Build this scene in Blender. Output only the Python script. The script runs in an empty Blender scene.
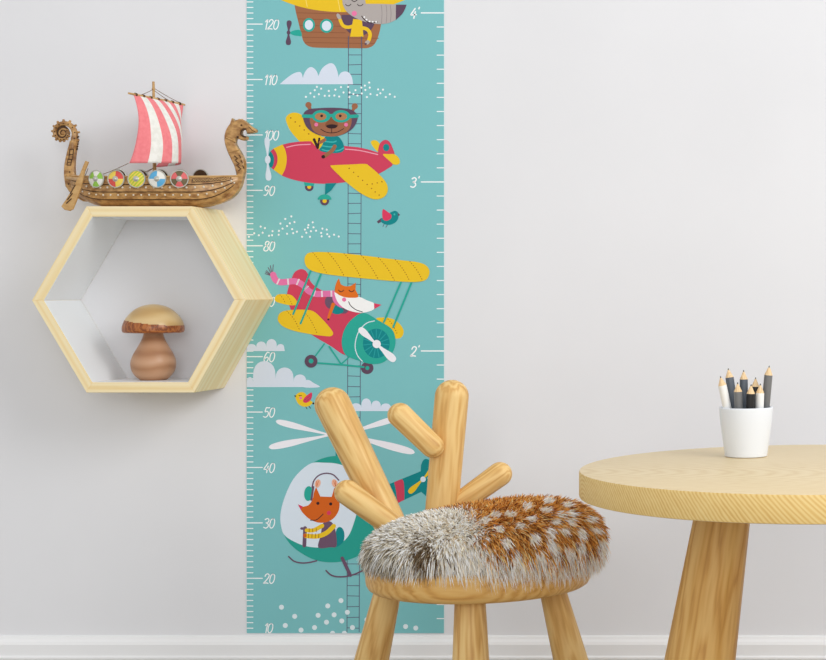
import bpy, bmesh, math, random
import numpy as np
from mathutils import Vector, Matrix, Quaternion
from mathutils.geometry import tessellate_polygon
random.seed(7)
rng = np.random.default_rng(11)
scene = bpy.context.scene
COL = scene.collection
PI = math.pi

# ------------------------------------------------------------------ camera model
F, VX, VY, D = 1700.0, 860.0, 292.0, 3.0965        # focal length (px), principal point, distance to the wall (m)
S = 549.0                                          # px per metre on the wall
CX, CZ = (VX - 413) / S, (683 - VY) / S
def P(px, py, d):
    return Vector((CX + (px - VX) / F * d, -D + d, CZ - (py - VY) / F * d))

# ------------------------------------------------------------------ helpers
WL = {}                                            # world position of each object's origin
def link(o, parent, origin):
    COL.objects.link(o)
    WL[o.name] = Vector(origin)
    if parent is not None:
        o.parent = parent
        o.location = Vector(origin) - WL[parent.name]
    else:
        o.location = Vector(origin)
    return o
def thing(name, label, cat, loc, group=None):
    o = bpy.data.objects.new(name, None)
    o.empty_display_size = 0.05
    link(o, None, loc)
    o['label'] = label; o['category'] = cat
    if group: o['group'] = group
    return o
def mesh(name, V, Fc, mats, parent=None, origin=None, mi=None, smooth=False, label=None, kind=None, local=False, quat=None):
    """V in world coordinates (or already local to origin if local)"""
    if origin is None:
        origin = WL[parent.name] if parent is not None else Vector((0, 0, 0))
    origin = Vector(origin)
    if not local:
        V = [Vector(v) - origin for v in V]
    me = bpy.data.meshes.new(name)
    me.from_pydata([tuple(v) for v in V], [], [tuple(f) for f in Fc])
    for m in (mats if isinstance(mats, (list, tuple)) else [mats]): me.materials.append(m)
    if mi is not None: me.polygons.foreach_set('material_index', list(mi))
    bm = bmesh.new(); bm.from_mesh(me)
    bmesh.ops.recalc_face_normals(bm, faces=bm.faces)
    bm.to_mesh(me); bm.free()
    if smooth:
        me.polygons.foreach_set('use_smooth', [True] * len(me.polygons))
        try: me.set_sharp_from_angle(angle=math.radians(40))
        except Exception: pass
    o = bpy.data.objects.new(name, me)
    link(o, parent, origin)
    if quat is not None:
        o.rotation_mode = 'QUATERNION'; o.rotation_quaternion = quat
    if label: o['label'] = label
    if kind: o['kind'] = kind
    return o
class MB:
    def __init__(s): s.V = []; s.F = []; s.M = []
    def add(s, V, Fc, m=0):
        b = len(s.V)
        s.V += [Vector(v) for v in V]
        s.F += [tuple(i + b for i in f) for f in Fc]
        s.M += [m] * len(Fc)
    def box(s, c, h, m=0):
        c = Vector(c)
        V = [c + Vector((sx * h[0], sy * h[1], sz * h[2])) for sx in (-1, 1) for sy in (-1, 1) for sz in (-1, 1)]
        s.add(V, [(0, 1, 3, 2), (4, 6, 7, 5), (0, 4, 5, 1), (2, 3, 7, 6), (0, 2, 6, 4), (1, 5, 7, 3)], m)
    def lathe(s, prof, n=32, m=0, xf=None, mseg=None):
        """prof [(r,z)] around Z; xf maps a point"""
        V, Fc, Mi = [], [], []
        rings = []
        for (r, z) in prof:
            if r < 1e-7:
                V.append(Vector((0, 0, z))); rings.append([len(V) - 1])
            else:
                rings.append(list(range(len(V), len(V) + n)))
                V += [Vector((r * math.cos(2 * PI * k / n), r * math.sin(2 * PI * k / n), z)) for k in range(n)]
        for j in range(len(rings) - 1):
            a, b = rings[j], rings[j + 1]
            mm = m if mseg is None else mseg[j]
            for k in range(n):
                k2 = (k + 1) % n
                if len(a) == 1 and len(b) == 1: continue
                if len(a) == 1: Fc.append((a[0], b[k], b[k2]))
                elif len(b) == 1: Fc.append((a[k], a[k2], b[0]))
                else: Fc.append((a[k], a[k2], b[k2], b[k]))
                Mi.append(mm)
        if xf: V = [xf(v) for v in V]
        b0 = len(s.V); s.V += V
        s.F += [tuple(i + b0 for i in f) for f in Fc]; s.M += Mi
    def tube(s, pts, rad, n=8, m=0, caps=True, flat=None):
        """tube along pts; rad number or list; flat=(ky) flattens second axis"""
        pts = [Vector(p) for p in pts]
        if not isinstance(rad, (list, tuple)): rad = [rad] * len(pts)
        up = None; rings = []; V = []; Fc = []
        for i, p in enumerate(pts):
            t = (pts[min(i + 1, len(pts) - 1)] - pts[max(i - 1, 0)]).normalized()
            if up is None:
                up = Vector((0, 1, 0)) if abs(t.y) < .9 else Vector((1, 0, 0))
            u = (up - t * up.dot(t)).normalized(); w = t.cross(u); up = u
            kf = flat if flat else 1.0
            rings.append(list(range(len(V), len(V) + n)))
            V += [p + u * rad[i] * kf * math.cos(2 * PI * k / n) + w * rad[i] * math.sin(2 * PI * k / n) for k in range(n)]
        for j in range(len(rings) - 1):
            for k in range(n):
                k2 = (k + 1) % n
                Fc.append((rings[j][k], rings[j][k2], rings[j + 1][k2], rings[j + 1][k]))
        if caps:
            Fc.append(tuple(rings[0][::-1])); Fc.append(tuple(rings[-1]))
        s.add(V, Fc, m)
    def ball(s, c, r, n=8, k=5, m=0):
        c = Vector(c)
        prof = [(r * math.sin(PI * j / k) if 0 < j < k else 0, -r * math.cos(PI * j / k)) for j in range(k + 1)]
        s.lathe(prof, n, m, xf=lambda v: v + c)
    def build(s, name, mats, parent=None, origin=None, smooth=True, **kw):
        return mesh(name, s.V, s.F, mats, parent, origin, s.M, smooth, **kw)

def cr(pts, n=6, closed=False):
    """Catmull-Rom through 2D / 3D points"""
    pts = [tuple(map(float, p)) for p in pts]; out = []; N = len(pts); dim = len(pts[0])
    rngi = range(N) if closed else range(N - 1)
    for i in rngi:
        if closed: p0, p1, p2, p3 = pts[i - 1], pts[i], pts[(i + 1) % N], pts[(i + 2) % N]
        else: p0, p1, p2, p3 = pts[max(i - 1, 0)], pts[i], pts[i + 1], pts[min(i + 2, N - 1)]
        for k in range(n):
            t = k / n
            out.append(tuple(0.5 * ((2 * p1[a]) + (-p0[a] + p2[a]) * t + (2 * p0[a] - 5 * p1[a] + 4 * p2[a] - p3[a]) * t * t + (-p0[a] + 3 * p1[a] - 3 * p2[a] + p3[a]) * t ** 3) for a in range(dim)))
    if not closed: out.append(pts[-1])
    return out

# ------------------------------------------------------------------ materials
def lin(c):
    return tuple(((v / 255) / 12.92 if v / 255 <= .04045 else ((v / 255 + .055) / 1.055) ** 2.4) for v in c)
def hexc(c, k=1.0):
    l = lin(c); return (min(l[0] * k, .95), min(l[1] * k, .95), min(l[2] * k, .95), 1)
def base_mat(name, rgb, rough=.5, k=1.0, metal=0.0, spec=None):
    m = bpy.data.materials.new(name); m.use_nodes = True
    b = m.node_tree.nodes['Principled BSDF']
    b.inputs['Base Color'].default_value = hexc(rgb, k)
    b.inputs['Roughness'].default_value = rough
    b.inputs['Metallic'].default_value = metal
    if spec is not None: b.inputs['Specular IOR Level'].default_value = spec
    return m
def nd(m, t, **kw):
    n = m.node_tree.nodes.new(t)
    for k, v in kw.items(): setattr(n, k, v)
    return n
def lk(m, a, b): m.node_tree.links.new(a, b)
def noisy(name, rgb1, rgb2, scale=(20, 20, 20), rough=.5, detail=4, bump=0.0, k=1.0, metal=0.0, spec=None, contrast=(.35, .65)):
    m = base_mat(name, rgb1, rough, k, metal, spec)
    b = m.node_tree.nodes['Principled BSDF']
    tc = nd(m, 'ShaderNodeTexCoord'); mp = nd(m, 'ShaderNodeMapping'); mp.inputs['Scale'].default_value = scale
    nz = nd(m, 'ShaderNodeTexNoise'); nz.inputs['Scale'].default_value = 1; nz.inputs['Detail'].default_value = detail
    rp = nd(m, 'ShaderNodeValToRGB')
    rp.color_ramp.elements[0].position = contrast[0]; rp.color_ramp.elements[1].position = contrast[1]
    rp.color_ramp.elements[0].color = hexc(rgb1, k); rp.color_ramp.elements[1].color = hexc(rgb2, k)
    lk(m, tc.outputs['Object'], mp.inputs['Vector']); lk(m, mp.outputs['Vector'], nz.inputs['Vector'])
    lk(m, nz.outputs['Fac'], rp.inputs['Fac']); lk(m, rp.outputs['Color'], b.inputs['Base Color'])
    if bump:
        bp = nd(m, 'ShaderNodeBump'); bp.inputs['Strength'].default_value = bump; bp.inputs['Distance'].default_value = .002
        lk(m, nz.outputs['Fac'], bp.inputs['Height']); lk(m, bp.outputs['Normal'], b.inputs['Normal'])
    return m
def wood(name, light, mid, dark, rough=.4, ring=14.0, zs=.12, dist=3.5, streak=160.0, rot=(0, 0, 0), fine=.35, spec=.4, off=0.0, k=1.0, ringfac=.75):
    """grain runs along local Z (before rot)"""
    m = base_mat(name, mid, rough, k, 0, spec)
    b = m.node_tree.nodes['Principled BSDF']
    tc = nd(m, 'ShaderNodeTexCoord'); oi = nd(m, 'ShaderNodeObjectInfo')
    r0 = nd(m, 'ShaderNodeMapping'); r0.inputs['Rotation'].default_value = rot; r0.inputs['Location'].default_value = (off, off * .7, 0)
    lk(m, tc.outputs['Object'], r0.inputs['Vector'])
    ad = nd(m, 'ShaderNodeVectorMath', operation='MULTIPLY_ADD')
    cb = nd(m, 'ShaderNodeCombineXYZ')
    for i, kx in enumerate((.031, .023, 2.7)):
        mu = nd(m, 'ShaderNodeMath', operation='MULTIPLY'); mu.inputs[1].default_value = kx
        lk(m, oi.outputs['Random'], mu.inputs[0]); lk(m, mu.outputs[0], cb.inputs[i])
    ad.inputs[1].default_value = (1, 1, 1)
    lk(m, r0.outputs['Vector'], ad.inputs[0]); lk(m, cb.outputs[0], ad.inputs[2])
    m1 = nd(m, 'ShaderNodeMapping'); m1.inputs['Scale'].default_value = (1, 1, zs)
    lk(m, ad.outputs[0], m1.inputs['Vector'])
    wv = nd(m, 'ShaderNodeTexWave', wave_type='RINGS', rings_direction='Z', wave_profile='SIN')
    wv.inputs['Scale'].default_value = ring; wv.inputs['Distortion'].default_value = dist
    wv.inputs['Detail'].default_value = 2.0; wv.inputs['Detail Scale'].default_value = 2.2
    lk(m, m1.outputs['Vector'], wv.inputs['Vector'])
    m2 = nd(m, 'ShaderNodeMapping'); m2.inputs['Scale'].default_value = (streak, streak, streak * .035)
    lk(m, ad.outputs[0], m2.inputs['Vector'])
    nz = nd(m, 'ShaderNodeTexNoise'); nz.inputs['Scale'].default_value = 1; nz.inputs['Detail'].default_value = 5; nz.inputs['Roughness'].default_value = .6
    lk(m, m2.outputs['Vector'], nz.inputs['Vector'])
    m3 = nd(m, 'ShaderNodeMapping'); m3.inputs['Scale'].default_value = (16, 16, 2.5)
    lk(m, ad.outputs[0], m3.inputs['Vector'])
    n3 = nd(m, 'ShaderNodeTexNoise'); n3.inputs['Scale'].default_value = 1; n3.inputs['Detail'].default_value = 3
    lk(m, m3.outputs['Vector'], n3.inputs['Vector'])
    rp = nd(m, 'ShaderNodeValToRGB')
    e = rp.color_ramp.elements; e[0].position = .05; e[0].color = hexc(dark, k); e[1].position = .8; e[1].color = hexc(light, k)
    x = rp.color_ramp.elements.new(.38); x.color = hexc(mid, k)
    # factor = ring*ringfac + broad noise*(1-ringfac)
    mx = nd(m, 'ShaderNodeMix'); mx.data_type = 'FLOAT'; mx.inputs[0].default_value = 1 - ringfac
    lk(m, wv.outputs['Fac'], mx.inputs[2]); lk(m, n3.outputs['Fac'], mx.inputs[3])
    mx2 = nd(m, 'ShaderNodeMix'); mx2.data_type = 'FLOAT'; mx2.inputs[0].default_value = fine
    lk(m, mx.outputs[0], mx2.inputs[2]); lk(m, nz.outputs['Fac'], mx2.inputs[3])
    lk(m, mx2.outputs[0], rp.inputs['Fac']); lk(m, rp.outputs['Color'], b.inputs['Base Color'])
    bp = nd(m, 'ShaderNodeBump'); bp.inputs['Strength'].default_value = .06; bp.inputs['Distance'].default_value = .001
    lk(m, mx2.outputs[0], bp.inputs['Height']); lk(m, bp.outputs['Normal'], b.inputs['Normal'])
    return m

# ------------------------------------------------------------------ the setting
mat_wall = noisy('wall_paint', (229, 229, 231), (232, 232, 234), (3, 3, 3), .75, 6, .0, spec=.2)
_b = mat_wall.node_tree.nodes['Principled BSDF']
_tc = nd(mat_wall, 'ShaderNodeTexCoord'); _n = nd(mat_wall, 'ShaderNodeTexNoise'); _n.inputs['Scale'].default_value = 90; _n.inputs['Detail'].default_value = 3
_bp = nd(mat_wall, 'ShaderNodeBump'); _bp.inputs['Strength'].default_value = .06; _bp.inputs['Distance'].default_value = .001
lk(mat_wall, _tc.outputs['Object'], _n.inputs['Vector']); lk(mat_wall, _n.outputs['Fac'], _bp.inputs['Height']); lk(mat_wall, _bp.outputs['Normal'], _b.inputs['Normal'])
mat_base = base_mat('baseboard_paint', (240, 240, 240), .45, spec=.3)
mat_floor = wood('floor_boards', (176, 172, 166), (164, 160, 154), (146, 142, 136), rough=.45, ring=5, rot=(0, PI / 2, 0))
m = MB(); m.box((0.3, .05, 1.35), (3.2, .05, 1.35)); m.build('wall_back', mat_wall, smooth=False, kind='structure')
m = MB(); m.box((0.3, -2.4, -.05), (3.2, 2.4, .05)); m.build('floor', mat_floor, smooth=False, kind='structure')
prof = [(0, 0), (.0125, .0), (.0125, .0455), (.016, .0465), (.016, .050), (.0125, .0525), (.0125, .072), (.010, .077), (.006, .081), (.004, .0855), (0, .0865)]
V = []; Fc = []
for x in (-2.9, 3.5): V += [Vector((x, -a, b)) for a, b in prof]
n = len(prof)
Fc = [(i, i + 1, n + i + 1, n + i) for i in range(n - 1)] + [tuple(range(n)), tuple(range(n, 2 * n))]
mesh('baseboard_back', V, Fc, mat_base, kind='structure')

# ------------------------------------------------------------------ growth chart
CHK = 1.06
cmat = {}
def cm(name, rgb):
    cmat[name] = base_mat('print_' + name, rgb, .6, CHK, spec=.15)
for nme, rgb in dict(teal=(124, 189, 192), white=(244, 248, 250), cloud=(213, 222, 236), yellow=(232, 192, 40), seam=(244, 214, 110), brown=(160, 105, 72), plank=(133, 84, 58),
                     purple=(94, 72, 92), green=(44, 166, 150), deep=(16, 132, 136), glass=(216, 227, 238), grey=(176, 168, 164), greyline=(140, 130, 130), pink=(232, 120, 165), mauve=(222, 115, 168),
                     red=(204, 66, 92), crimson=(215, 60, 95), rose=(236, 160, 178), bear=(156, 102, 74), muzzle=(132, 84, 56), lens=(176, 124, 84), black=(52, 34, 38), line=(92, 92, 116),
                     dash=(150, 84, 30), orange=(222, 112, 36), fox=(208, 98, 30), face=(246, 244, 246), palepink=(246, 226, 238), blade=(238, 236, 242), ear=(236, 178, 150), plum=(108, 82, 104), dotgrey=(222, 234, 238), helix=(42, 156, 142), stripe=(64, 180, 176), spoke=(40, 158, 160)).items():
    cm(nme, rgb)
chart = thing('growth_chart', 'tall teal height chart with flying animals, stuck flat on the grey wall', 'height chart', (-.124, 0, .0911))
LAYER = 2.0e-5
class Pic:
    def __init__(s, layer=2): s.V = []; s.F = []; s.mi = []; s.mats = []; s.l = layer
    def _m(s, name):
        if name not in s.mats: s.mats.append(name)
        return s.mats.index(name)
    def w(s, p):
        return Vector(((p[0] - 413) / S, -.0012 - s.l * LAYER, (683 - p[1]) / S))
    def poly(s, pts, mat, up=True):
        pts = [p for i, p in enumerate(pts) if i == 0 or (abs(p[0] - pts[i - 1][0]) + abs(p[1] - pts[i - 1][1])) > 1e-4]
        pts = [(min(max(p[0], 247), 444), min(p[1], 633)) for p in pts]
        b = len(s.V); s.V += [s.w(p) for p in pts]
        tri = tessellate_polygon([[Vector((p[0], p[1], 0)) for p in pts]])
        k = s._m(mat)
        for t in tri: s.F.append(tuple(i + b for i in t)); s.mi.append(k)
        if up: s.l += 1
    def spl(s, pts, mat, n=5): s.poly(cr(pts, n, True), mat)
    def ell(s, c, rx, ry, mat, n=28, a0=0, a1=2 * PI, rot=0, up=True):
        full = abs(a1 - a0) > 6.28
        N = n if full else n + 1
        pts = []
        for k in range(N):
            a = a0 + (a1 - a0) * k / n
            x, y = rx * math.cos(a), ry * math.sin(a)
            pts.append((c[0] + x * math.cos(rot) - y * math.sin(rot), c[1] + x * math.sin(rot) + y * math.cos(rot)))
        s.poly(pts, mat, up)
    def dots(s, lst, r, mat, n=12):
        for c in lst: s.ell(c, r, r, mat, n, up=False)
        s.l += 1
    def stroke(s, pts, w, mat, smooth=True, up=True, taper=None):
        if smooth and len(pts) > 2: pts = cr(pts, 6)
        N = len(pts); L = []; R = []
        for i in range(N):
            a = pts[max(i - 1, 0)]; b = pts[min(i + 1, N - 1)]
            dx, dy = b[0] - a[0], b[1] - a[1]; q = math.hypot(dx, dy) or 1
            ww = w / 2 if taper is None else (w * (1 - i / (N - 1)) + taper * i / (N - 1)) / 2
            nx, ny = -dy / q * ww, dx / q * ww
            L.append((pts[i][0] + nx, pts[i][1] + ny)); R.append((pts[i][0] - nx, pts[i][1] - ny))
        b0 = len(s.V); s.V += [s.w(p) for p in L + R]; k = s._m(mat)
        for i in range(N - 1): s.F.append((b0 + i, b0 + i + 1, b0 + N + i + 1, b0 + N + i)); s.mi.append(k)
        if w > .9:                                   # round ends
            for e, q in ((0, 1), (N - 1, N - 2)):
                dx, dy = pts[e][0] - pts[q][0], pts[e][1] - pts[q][1]; a = math.atan2(dy, dx)
                ww = w / 2 if (taper is None or e == 0) else taper / 2
                arc = [(pts[e][0] + ww * math.cos(a - PI / 2 + PI * j / 8), pts[e][1] + ww * math.sin(a - PI / 2 + PI * j / 8)) for j in range(9)]
                b1 = len(s.V); s.V += [s.w(p) for p in arc]; s.F.append(tuple(range(b1, b1 + 9))); s.mi.append(k)
        if up: s.l += 1
    def dashes(s, pts, w, mat, on=1.3, off=1.1):
        pts = cr(pts, 8); q = 0; seg = []; pen = True
        for i in range(len(pts) - 1):
            a, b = pts[i], pts[i + 1]; L = math.hypot(b[0] - a[0], b[1] - a[1]); n = max(1, int(L / .25))
            for k in range(n):
                t = k / n; p = (a[0] + (b[0] - a[0]) * t, a[1] + (b[1] - a[1]) * t); q += L / n
                if pen: seg.append(p)
                if q > (on if pen else off):
                    if pen and len(seg) > 1: s.stroke([seg[0], seg[-1]], w, mat, False, False)
                    seg = []; q = 0; pen = not pen
        s.l += 1
    def drop(s, tip, root, w, mat, wr=.8):
        """propeller blade: wide rounded tip tapering to root"""
        dx, dy = root[0] - tip[0], root[1] - tip[1]; L = math.hypot(dx, dy); ux, uy = dx / L, dy / L; nx, ny = -uy, ux
        pr = [(0, 0), (.03, .28), (.1, .43), (.22, .5), (.38, .47), (.6, .32), (.8, .2), (1, wr / w / 2)]
        A = [(tip[0] + ux * L * t + nx * w * h, tip[1] + uy * L * t + ny * w * h) for t, h in pr]
        B = [(tip[0] + ux * L * t - nx * w * h, tip[1] + uy * L * t - ny * w * h) for t, h in pr[1:]]
        s.poly(cr(A, 4) + cr(B[::-1] + [A[0]], 4)[:-1], mat)
    def build(s, name, **kw):
        return mesh(name, s.V, s.F, [cmat[x] for x in s.mats], chart, None, s.mi, **kw)

m = MB(); m.box(((345.5 - 413) / S, -.0006, (683 - (633 - 200) / 2) / S), (197 / 2 / S, .0006, (633 + 200) / 2 / S)); m.build('panel', cmat['teal'], chart, smooth=False)
# scales
s = Pic(1)
for i in range(-38, 112):
    y = 24.2 + 5.54 * i
    if y > 632: break
    s.stroke([(247.2, y), (262.5 if i % 10 == 0 else 253.2, y)], 1.05 if i % 10 == 0 else .95, 'white', False, False)
s.build('centimetre_scale')
s = Pic(1)
for i in range(-14, 46):
    y = 13 + 14.08 * i
    if y > 632: break
    s.stroke([(421.5 if i % 12 == 0 else 437.3, y), (443.8, y)], 1.2 if i % 12 == 0 else .95, 'white', False, False)
s.build('foot_scale')
GL = {'0': [[(.3, 1), (.1, .85), (.03, .5), (.08, .15), (.28, 0), (.48, .15), (.56, .5), (.5, .85), (.3, 1)]], '1': [[(.12, .78), (.32, 1), (.3, .5), (.3, 0)]],
      '2': [[(.05, .75), (.15, .95), (.35, 1), (.52, .86), (.48, .62), (.25, .3), (0, .02), (.3, .06), (.55, .02)]],
      '3': [[(.05, .88), (.28, 1), (.5, .86), (.44, .62), (.2, .54), (.48, .42), (.52, .16), (.3, 0), (.02, .08)]],
      '4': [[(.36, 1), (.18, .7), (0, .36), (.3, .36), (.58, .38)], [(.44, .68), (.4, .34), (.38, 0)]],
      '5': [[(.56, 1), (.35, .98), (.16, .98), (.1, .56), (.34, .62), (.52, .42), (.44, .12), (.22, 0), (0, .08)]],
      '6': [[(.5, .94), (.28, .98), (.08, .62), (.03, .25), (.2, 0), (.42, .06), (.52, .32), (.4, .48), (.2, .42), (.08, .28)]],
      '7': [[(.02, .96), (.3, .98), (.56, 1), (.38, .55), (.2, 0)]],
      '8': [[(.3, .54), (.1, .7), (.14, .94), (.32, 1), (.5, .9), (.46, .7), (.3, .54), (.06, .38), (.04, .1), (.28, 0), (.5, .1), (.52, .36), (.3, .54)]],
      '9': [[(.5, .74), (.36, .52), (.14, .56), (.06, .8), (.2, 1), (.42, .96), (.52, .74), (.48, .35), (.3, .05), (.08, .04)]],
      "'": [[(.1, 1.12), (.06, .98)]]}
def numeral(txt, x, y, h, w, adv=.62, sl=.2, wt=1.05):
    s = Pic(1)
    for ch in txt:
        for st in GL[ch]:
            s.stroke([(x + (q[0] + q[1] * sl) * w, y + h / 2 - q[1] * h) for q in st], wt, 'white', True, False)
        x += (adv if ch not in "1" else adv * .72) * w
    return s.build('numeral')
for k, v in enumerate((150, 140, 130, 120, 110, 100, 90, 80, 70, 60, 50, 40, 30, 20)):
    numeral(str(v), 263.6, 24.6 + 55.4 * (k - 3), 9.6, 8.4, .66)
numeral('10', 263.6, 628.0, 9.4, 8.4)
for k, v in enumerate((4, 3, 2)):
    numeral("%d'" % v, 410.6, 13.5 + 169 * k, 9.6, 9.0, .72, .16, 1.3)
# rope ladder (printed)
s = Pic(1)
lx = lambda y: 348.8 - .0025 * y
rx = lambda y: 362.2 - .0045 * y
s.stroke([(lx(36), 36), (lx(632), 632)], .75, 'line', False, False)
s.stroke([(rx(36), 36), (rx(632), 632)], .75, 'line', False, False)
y = 55.0; i = 0
while y < 632:
    s.stroke([(lx(y), y + .3 * math.sin(i * 2.1)), (rx(y), y - .3 * math.sin(i * 1.3))], .7, 'line', False, False); y += 9.7 + .0016 * y; i += 1
s.build('rope_ladder')
# clouds
def cloud(base, bumps, x0, x1):
    s = Pic(2); pts = [(x0, base)]
    for (a, b, h) in bumps:
        mid = (a + b) / 2; hw = (b - a) / 2
        a0, a1 = PI, 0
        for k in range(11):
            t = PI - PI * k / 10
            pts.append((mid + hw * math.cos(t), base - h * .42 - h * .58 * math.sin(t) ** .8 if 0 < k < 10 else base - h * .42))
    pts.append((x1, base)); s.poly(pts, 'cloud'); return s
s = Pic(2)
s.poly(cr([(280, 84.3), (286, 79), (293, 74), (299, 72), (301.8, 73.5), (303, 78)], 5) + cr([(303.2, 77.5), (305, 72.5), (308.5, 68.2), (312, 67.2), (315.5, 69.5), (317.6, 73), (318.6, 76.5)], 5) + cr([(318.8, 75.5), (322, 69), (327, 64.6), (331.5, 63.3), (335, 65.5), (337.6, 71.5), (338.8, 77.5)], 5) + cr([(339, 76), (341.3, 72.8), (345.5, 71.5), (349.6, 73.2), (352.3, 78), (353.2, 84.3)], 5), 'cloud')
s.build('cloud')
cloud(351, [(247, 256.5, 7), (256.5, 266.5, 9.5), (266.5, 277, 12), (277, 284.5, 7)], 247, 285).build('cloud')
s = cloud(387, [(247, 253.3, 10), (253.3, 275.8, 26), (275.8, 293.8, 19.6), (293.8, 306.5, 12.6)], 247, 306.5); s.spl([(303, 387), (305, 381), (309, 380), (314, 383), (319.8, 387)], 'cloud'); s.build('cloud')
cloud(411, [(351, 361.5, 7.8), (361.5, 371.5, 12.6), (371.5, 381, 10.4), (381, 391, 7.6)], 350, 391).build('cloud')
def dots_(lst, ox, oy, sc, r, mat, nm='snow_dots'):
    s = Pic(3); s.dots([(ox + a / sc, oy + b / sc) for a, b in lst if oy + b / sc < 632], r, mat); return s.build(nm)
dots_([(260, 381), (293, 381), (278, 367), (295, 355), (303, 342), (320, 349), (311, 371), (334, 377), (350, 358), (352, 377), (372, 376), (376, 353), (391, 380), (398, 343), (408, 364), (426, 342), (431, 382), (432, 364), (447, 370), (455, 355), (463, 376), (478, 345), (480, 368), (492, 337), (494, 354), (500, 382), (509, 325), (511, 345), (514, 370), (540, 374), (544, 352), (553, 367), (563, 353), (574, 382), (590, 371), (609, 381)], 240, 0, 3.933, 1.0, 'white')
dots_([(36, 420), (57, 406), (75, 414), (82, 380), (99, 386), (90, 404), (115, 416), (129, 398), (127, 414), (153, 412), (154, 397), (160, 368), (168, 388), (179, 350), (186, 378), (186, 408), (197, 367), (203, 340), (206, 390), (215, 362), (210, 406), (225, 400), (245, 420), (256, 392), (262, 404), (270, 374), (268, 384), (280, 398), (276, 420), (287, 363), (290, 383), (300, 396), (320, 405), (325, 388), (322, 418), (342, 392), (344, 410), (352, 419), (371, 412), (389, 419)], 240, 130, 3.933, 1.0, 'white')
s_ = Pic(3)
s_.dots([(240 + a / 3.933, 500 + b / 3.933) for a, b in [(164, 421), (216, 457), (179, 493), (241, 511), (294, 501), (308, 453), (341, 480), (346, 416), (371, 451), (398, 395), (401, 475), (423, 441), (443, 501), (500, 470), (540, 500), (600, 480), (652, 497), (692, 503)]], 2.5, 'dotgrey', 16)
for cx_ in (332.8, 344.6): s_.ell((cx_, 633), 2.5, 2.3, 'dotgrey', 10, PI, 2 * PI, up=False)
s_.build('snow_dots')

# ---- airship
s = Pic(4)
s.poly([(294.3, 2), (296, 12), (298.5, 22), (301, 32)] + cr([(303.2, 40.5), (306, 44.5), (311, 47), (320, 47.9), (345, 48.2), (362, 48.4), (369, 47.8), (374, 45), (377.3, 39.5), (380, 31), (381.6, 22)], 4) + [(381, 8)], 'brown')
for yy, xa, xb in ((13.5, 297, 340), (19.6, 298.3, 342), (26, 300, 343), (32.5, 301.5, 346), (38, 303, 379), (43.2, 305.5, 375)): s.stroke([(xa, yy - .6), ((xa + xb) / 2, yy), (xb, yy + .4)], .6, 'plank', True, False)
s.l += 1
s.ell((343, -38), 95, 50.2, 'yellow', 80)
s.stroke([(305.5, -4), (306.5, 2), (307.5, 7)], .7, 'seam'); s.stroke([(337.5, -4), (339, 4), (340.5, 11.6)], .7, 'seam')
s.spl([(290, 33), (294, 30.6), (299, 30), (301.3, 31.5), (302, 36), (298, 36), (294, 35.4)], 'green')
s.drop((289.6, 20.4), (288.8, 32), 5, 'purple', 1.5); s.drop((288.6, 45.3), (288.8, 33.5), 5.2, 'purple', 1.5); s.ell((288.8, 32.7), 1.8, 2.2, 'purple')
for c, a, b in (((309.2, 25), 6.0, 6.9), ((326.8, 26), 6.6, 7)): s.ell(c, a, b, 'green'); s.ell(c, a - 1.9, b - 2, 'glass')
s.ell((359, 15), 17.3, 21.2, 'purple', 24, 0, PI)
s.poly([(353.5, 19), (362.2, 20), (363.8, 36.8), (350.3, 36.8)], 'yellow')
s.stroke([(354, 26), (348, 27.4), (343, 25.4), (340.4, 20)], 3.4, 'yellow'); s.ell((339, 16.6), 1.9, 3.2, 'grey', rot=-.5)
s.stroke([(362.3, 28), (367.6, 29.6), (370.4, 34.5), (369, 40.5)], 3.6, 'yellow'); s.ell((367.6, 42.6), 2.6, 2, 'grey', rot=-.6); s.ell((366, 44), 1.2, .9, 'purple')
s.poly([(342, -8), (350, -12), (364, -8), (366, 4), (380, 4), (396.4, 4.6)] + cr([(396, 20), (390, 22.8), (384, 24), (378, 24.2), (370, 23), (361, 20.4), (352, 16), (346, 10.5), (343, 4)], 4), 'grey')
s.poly([(396.2, 4.8), (406.8, 4.8)] + cr([(405.6, 8.5), (402.5, 14), (396, 20.2)], 4), 'purple')
for xx, yb in ((381.5, 24), (386.3, 23), (390.5, 22)): s.stroke([(xx, 5), (xx + .8, 13), (xx + .2, yb)], .5, 'greyline', True, False)
s.l += 1
s.stroke([(361.8, 16), (364.5, 19.6), (368.5, 22.3), (373, 23), (378, 22)], .9, 'black')
for c in ((364.6, 17.2), (366.8, 19.8), (369.8, 21.6), (373, 22), (376.4, 22)): s.ell(c, .9, .8, 'white', 10, up=False)
s.l += 1
s.ell((354.6, 13.6), 2.6, 2.6, 'pink')
for c in (348.7, 360.6): s.stroke([(c - 3, 4.2), (c - 1.4, 5.8), (c + .8, 5.8), (c + 2.8, 4.2)], .7, 'black', True, False)
s.stroke([(351.5, -.2), (354.5, 1.8), (358, -.2)], .7, 'black')
s.stroke([(348.8, 36.5), (348.7, 48.5)], .8, 'line', False, False); s.stroke([(361.8, 36.5), (362, 48.5)], .8, 'line', False, False)
s.build('airship_picture')

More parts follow.
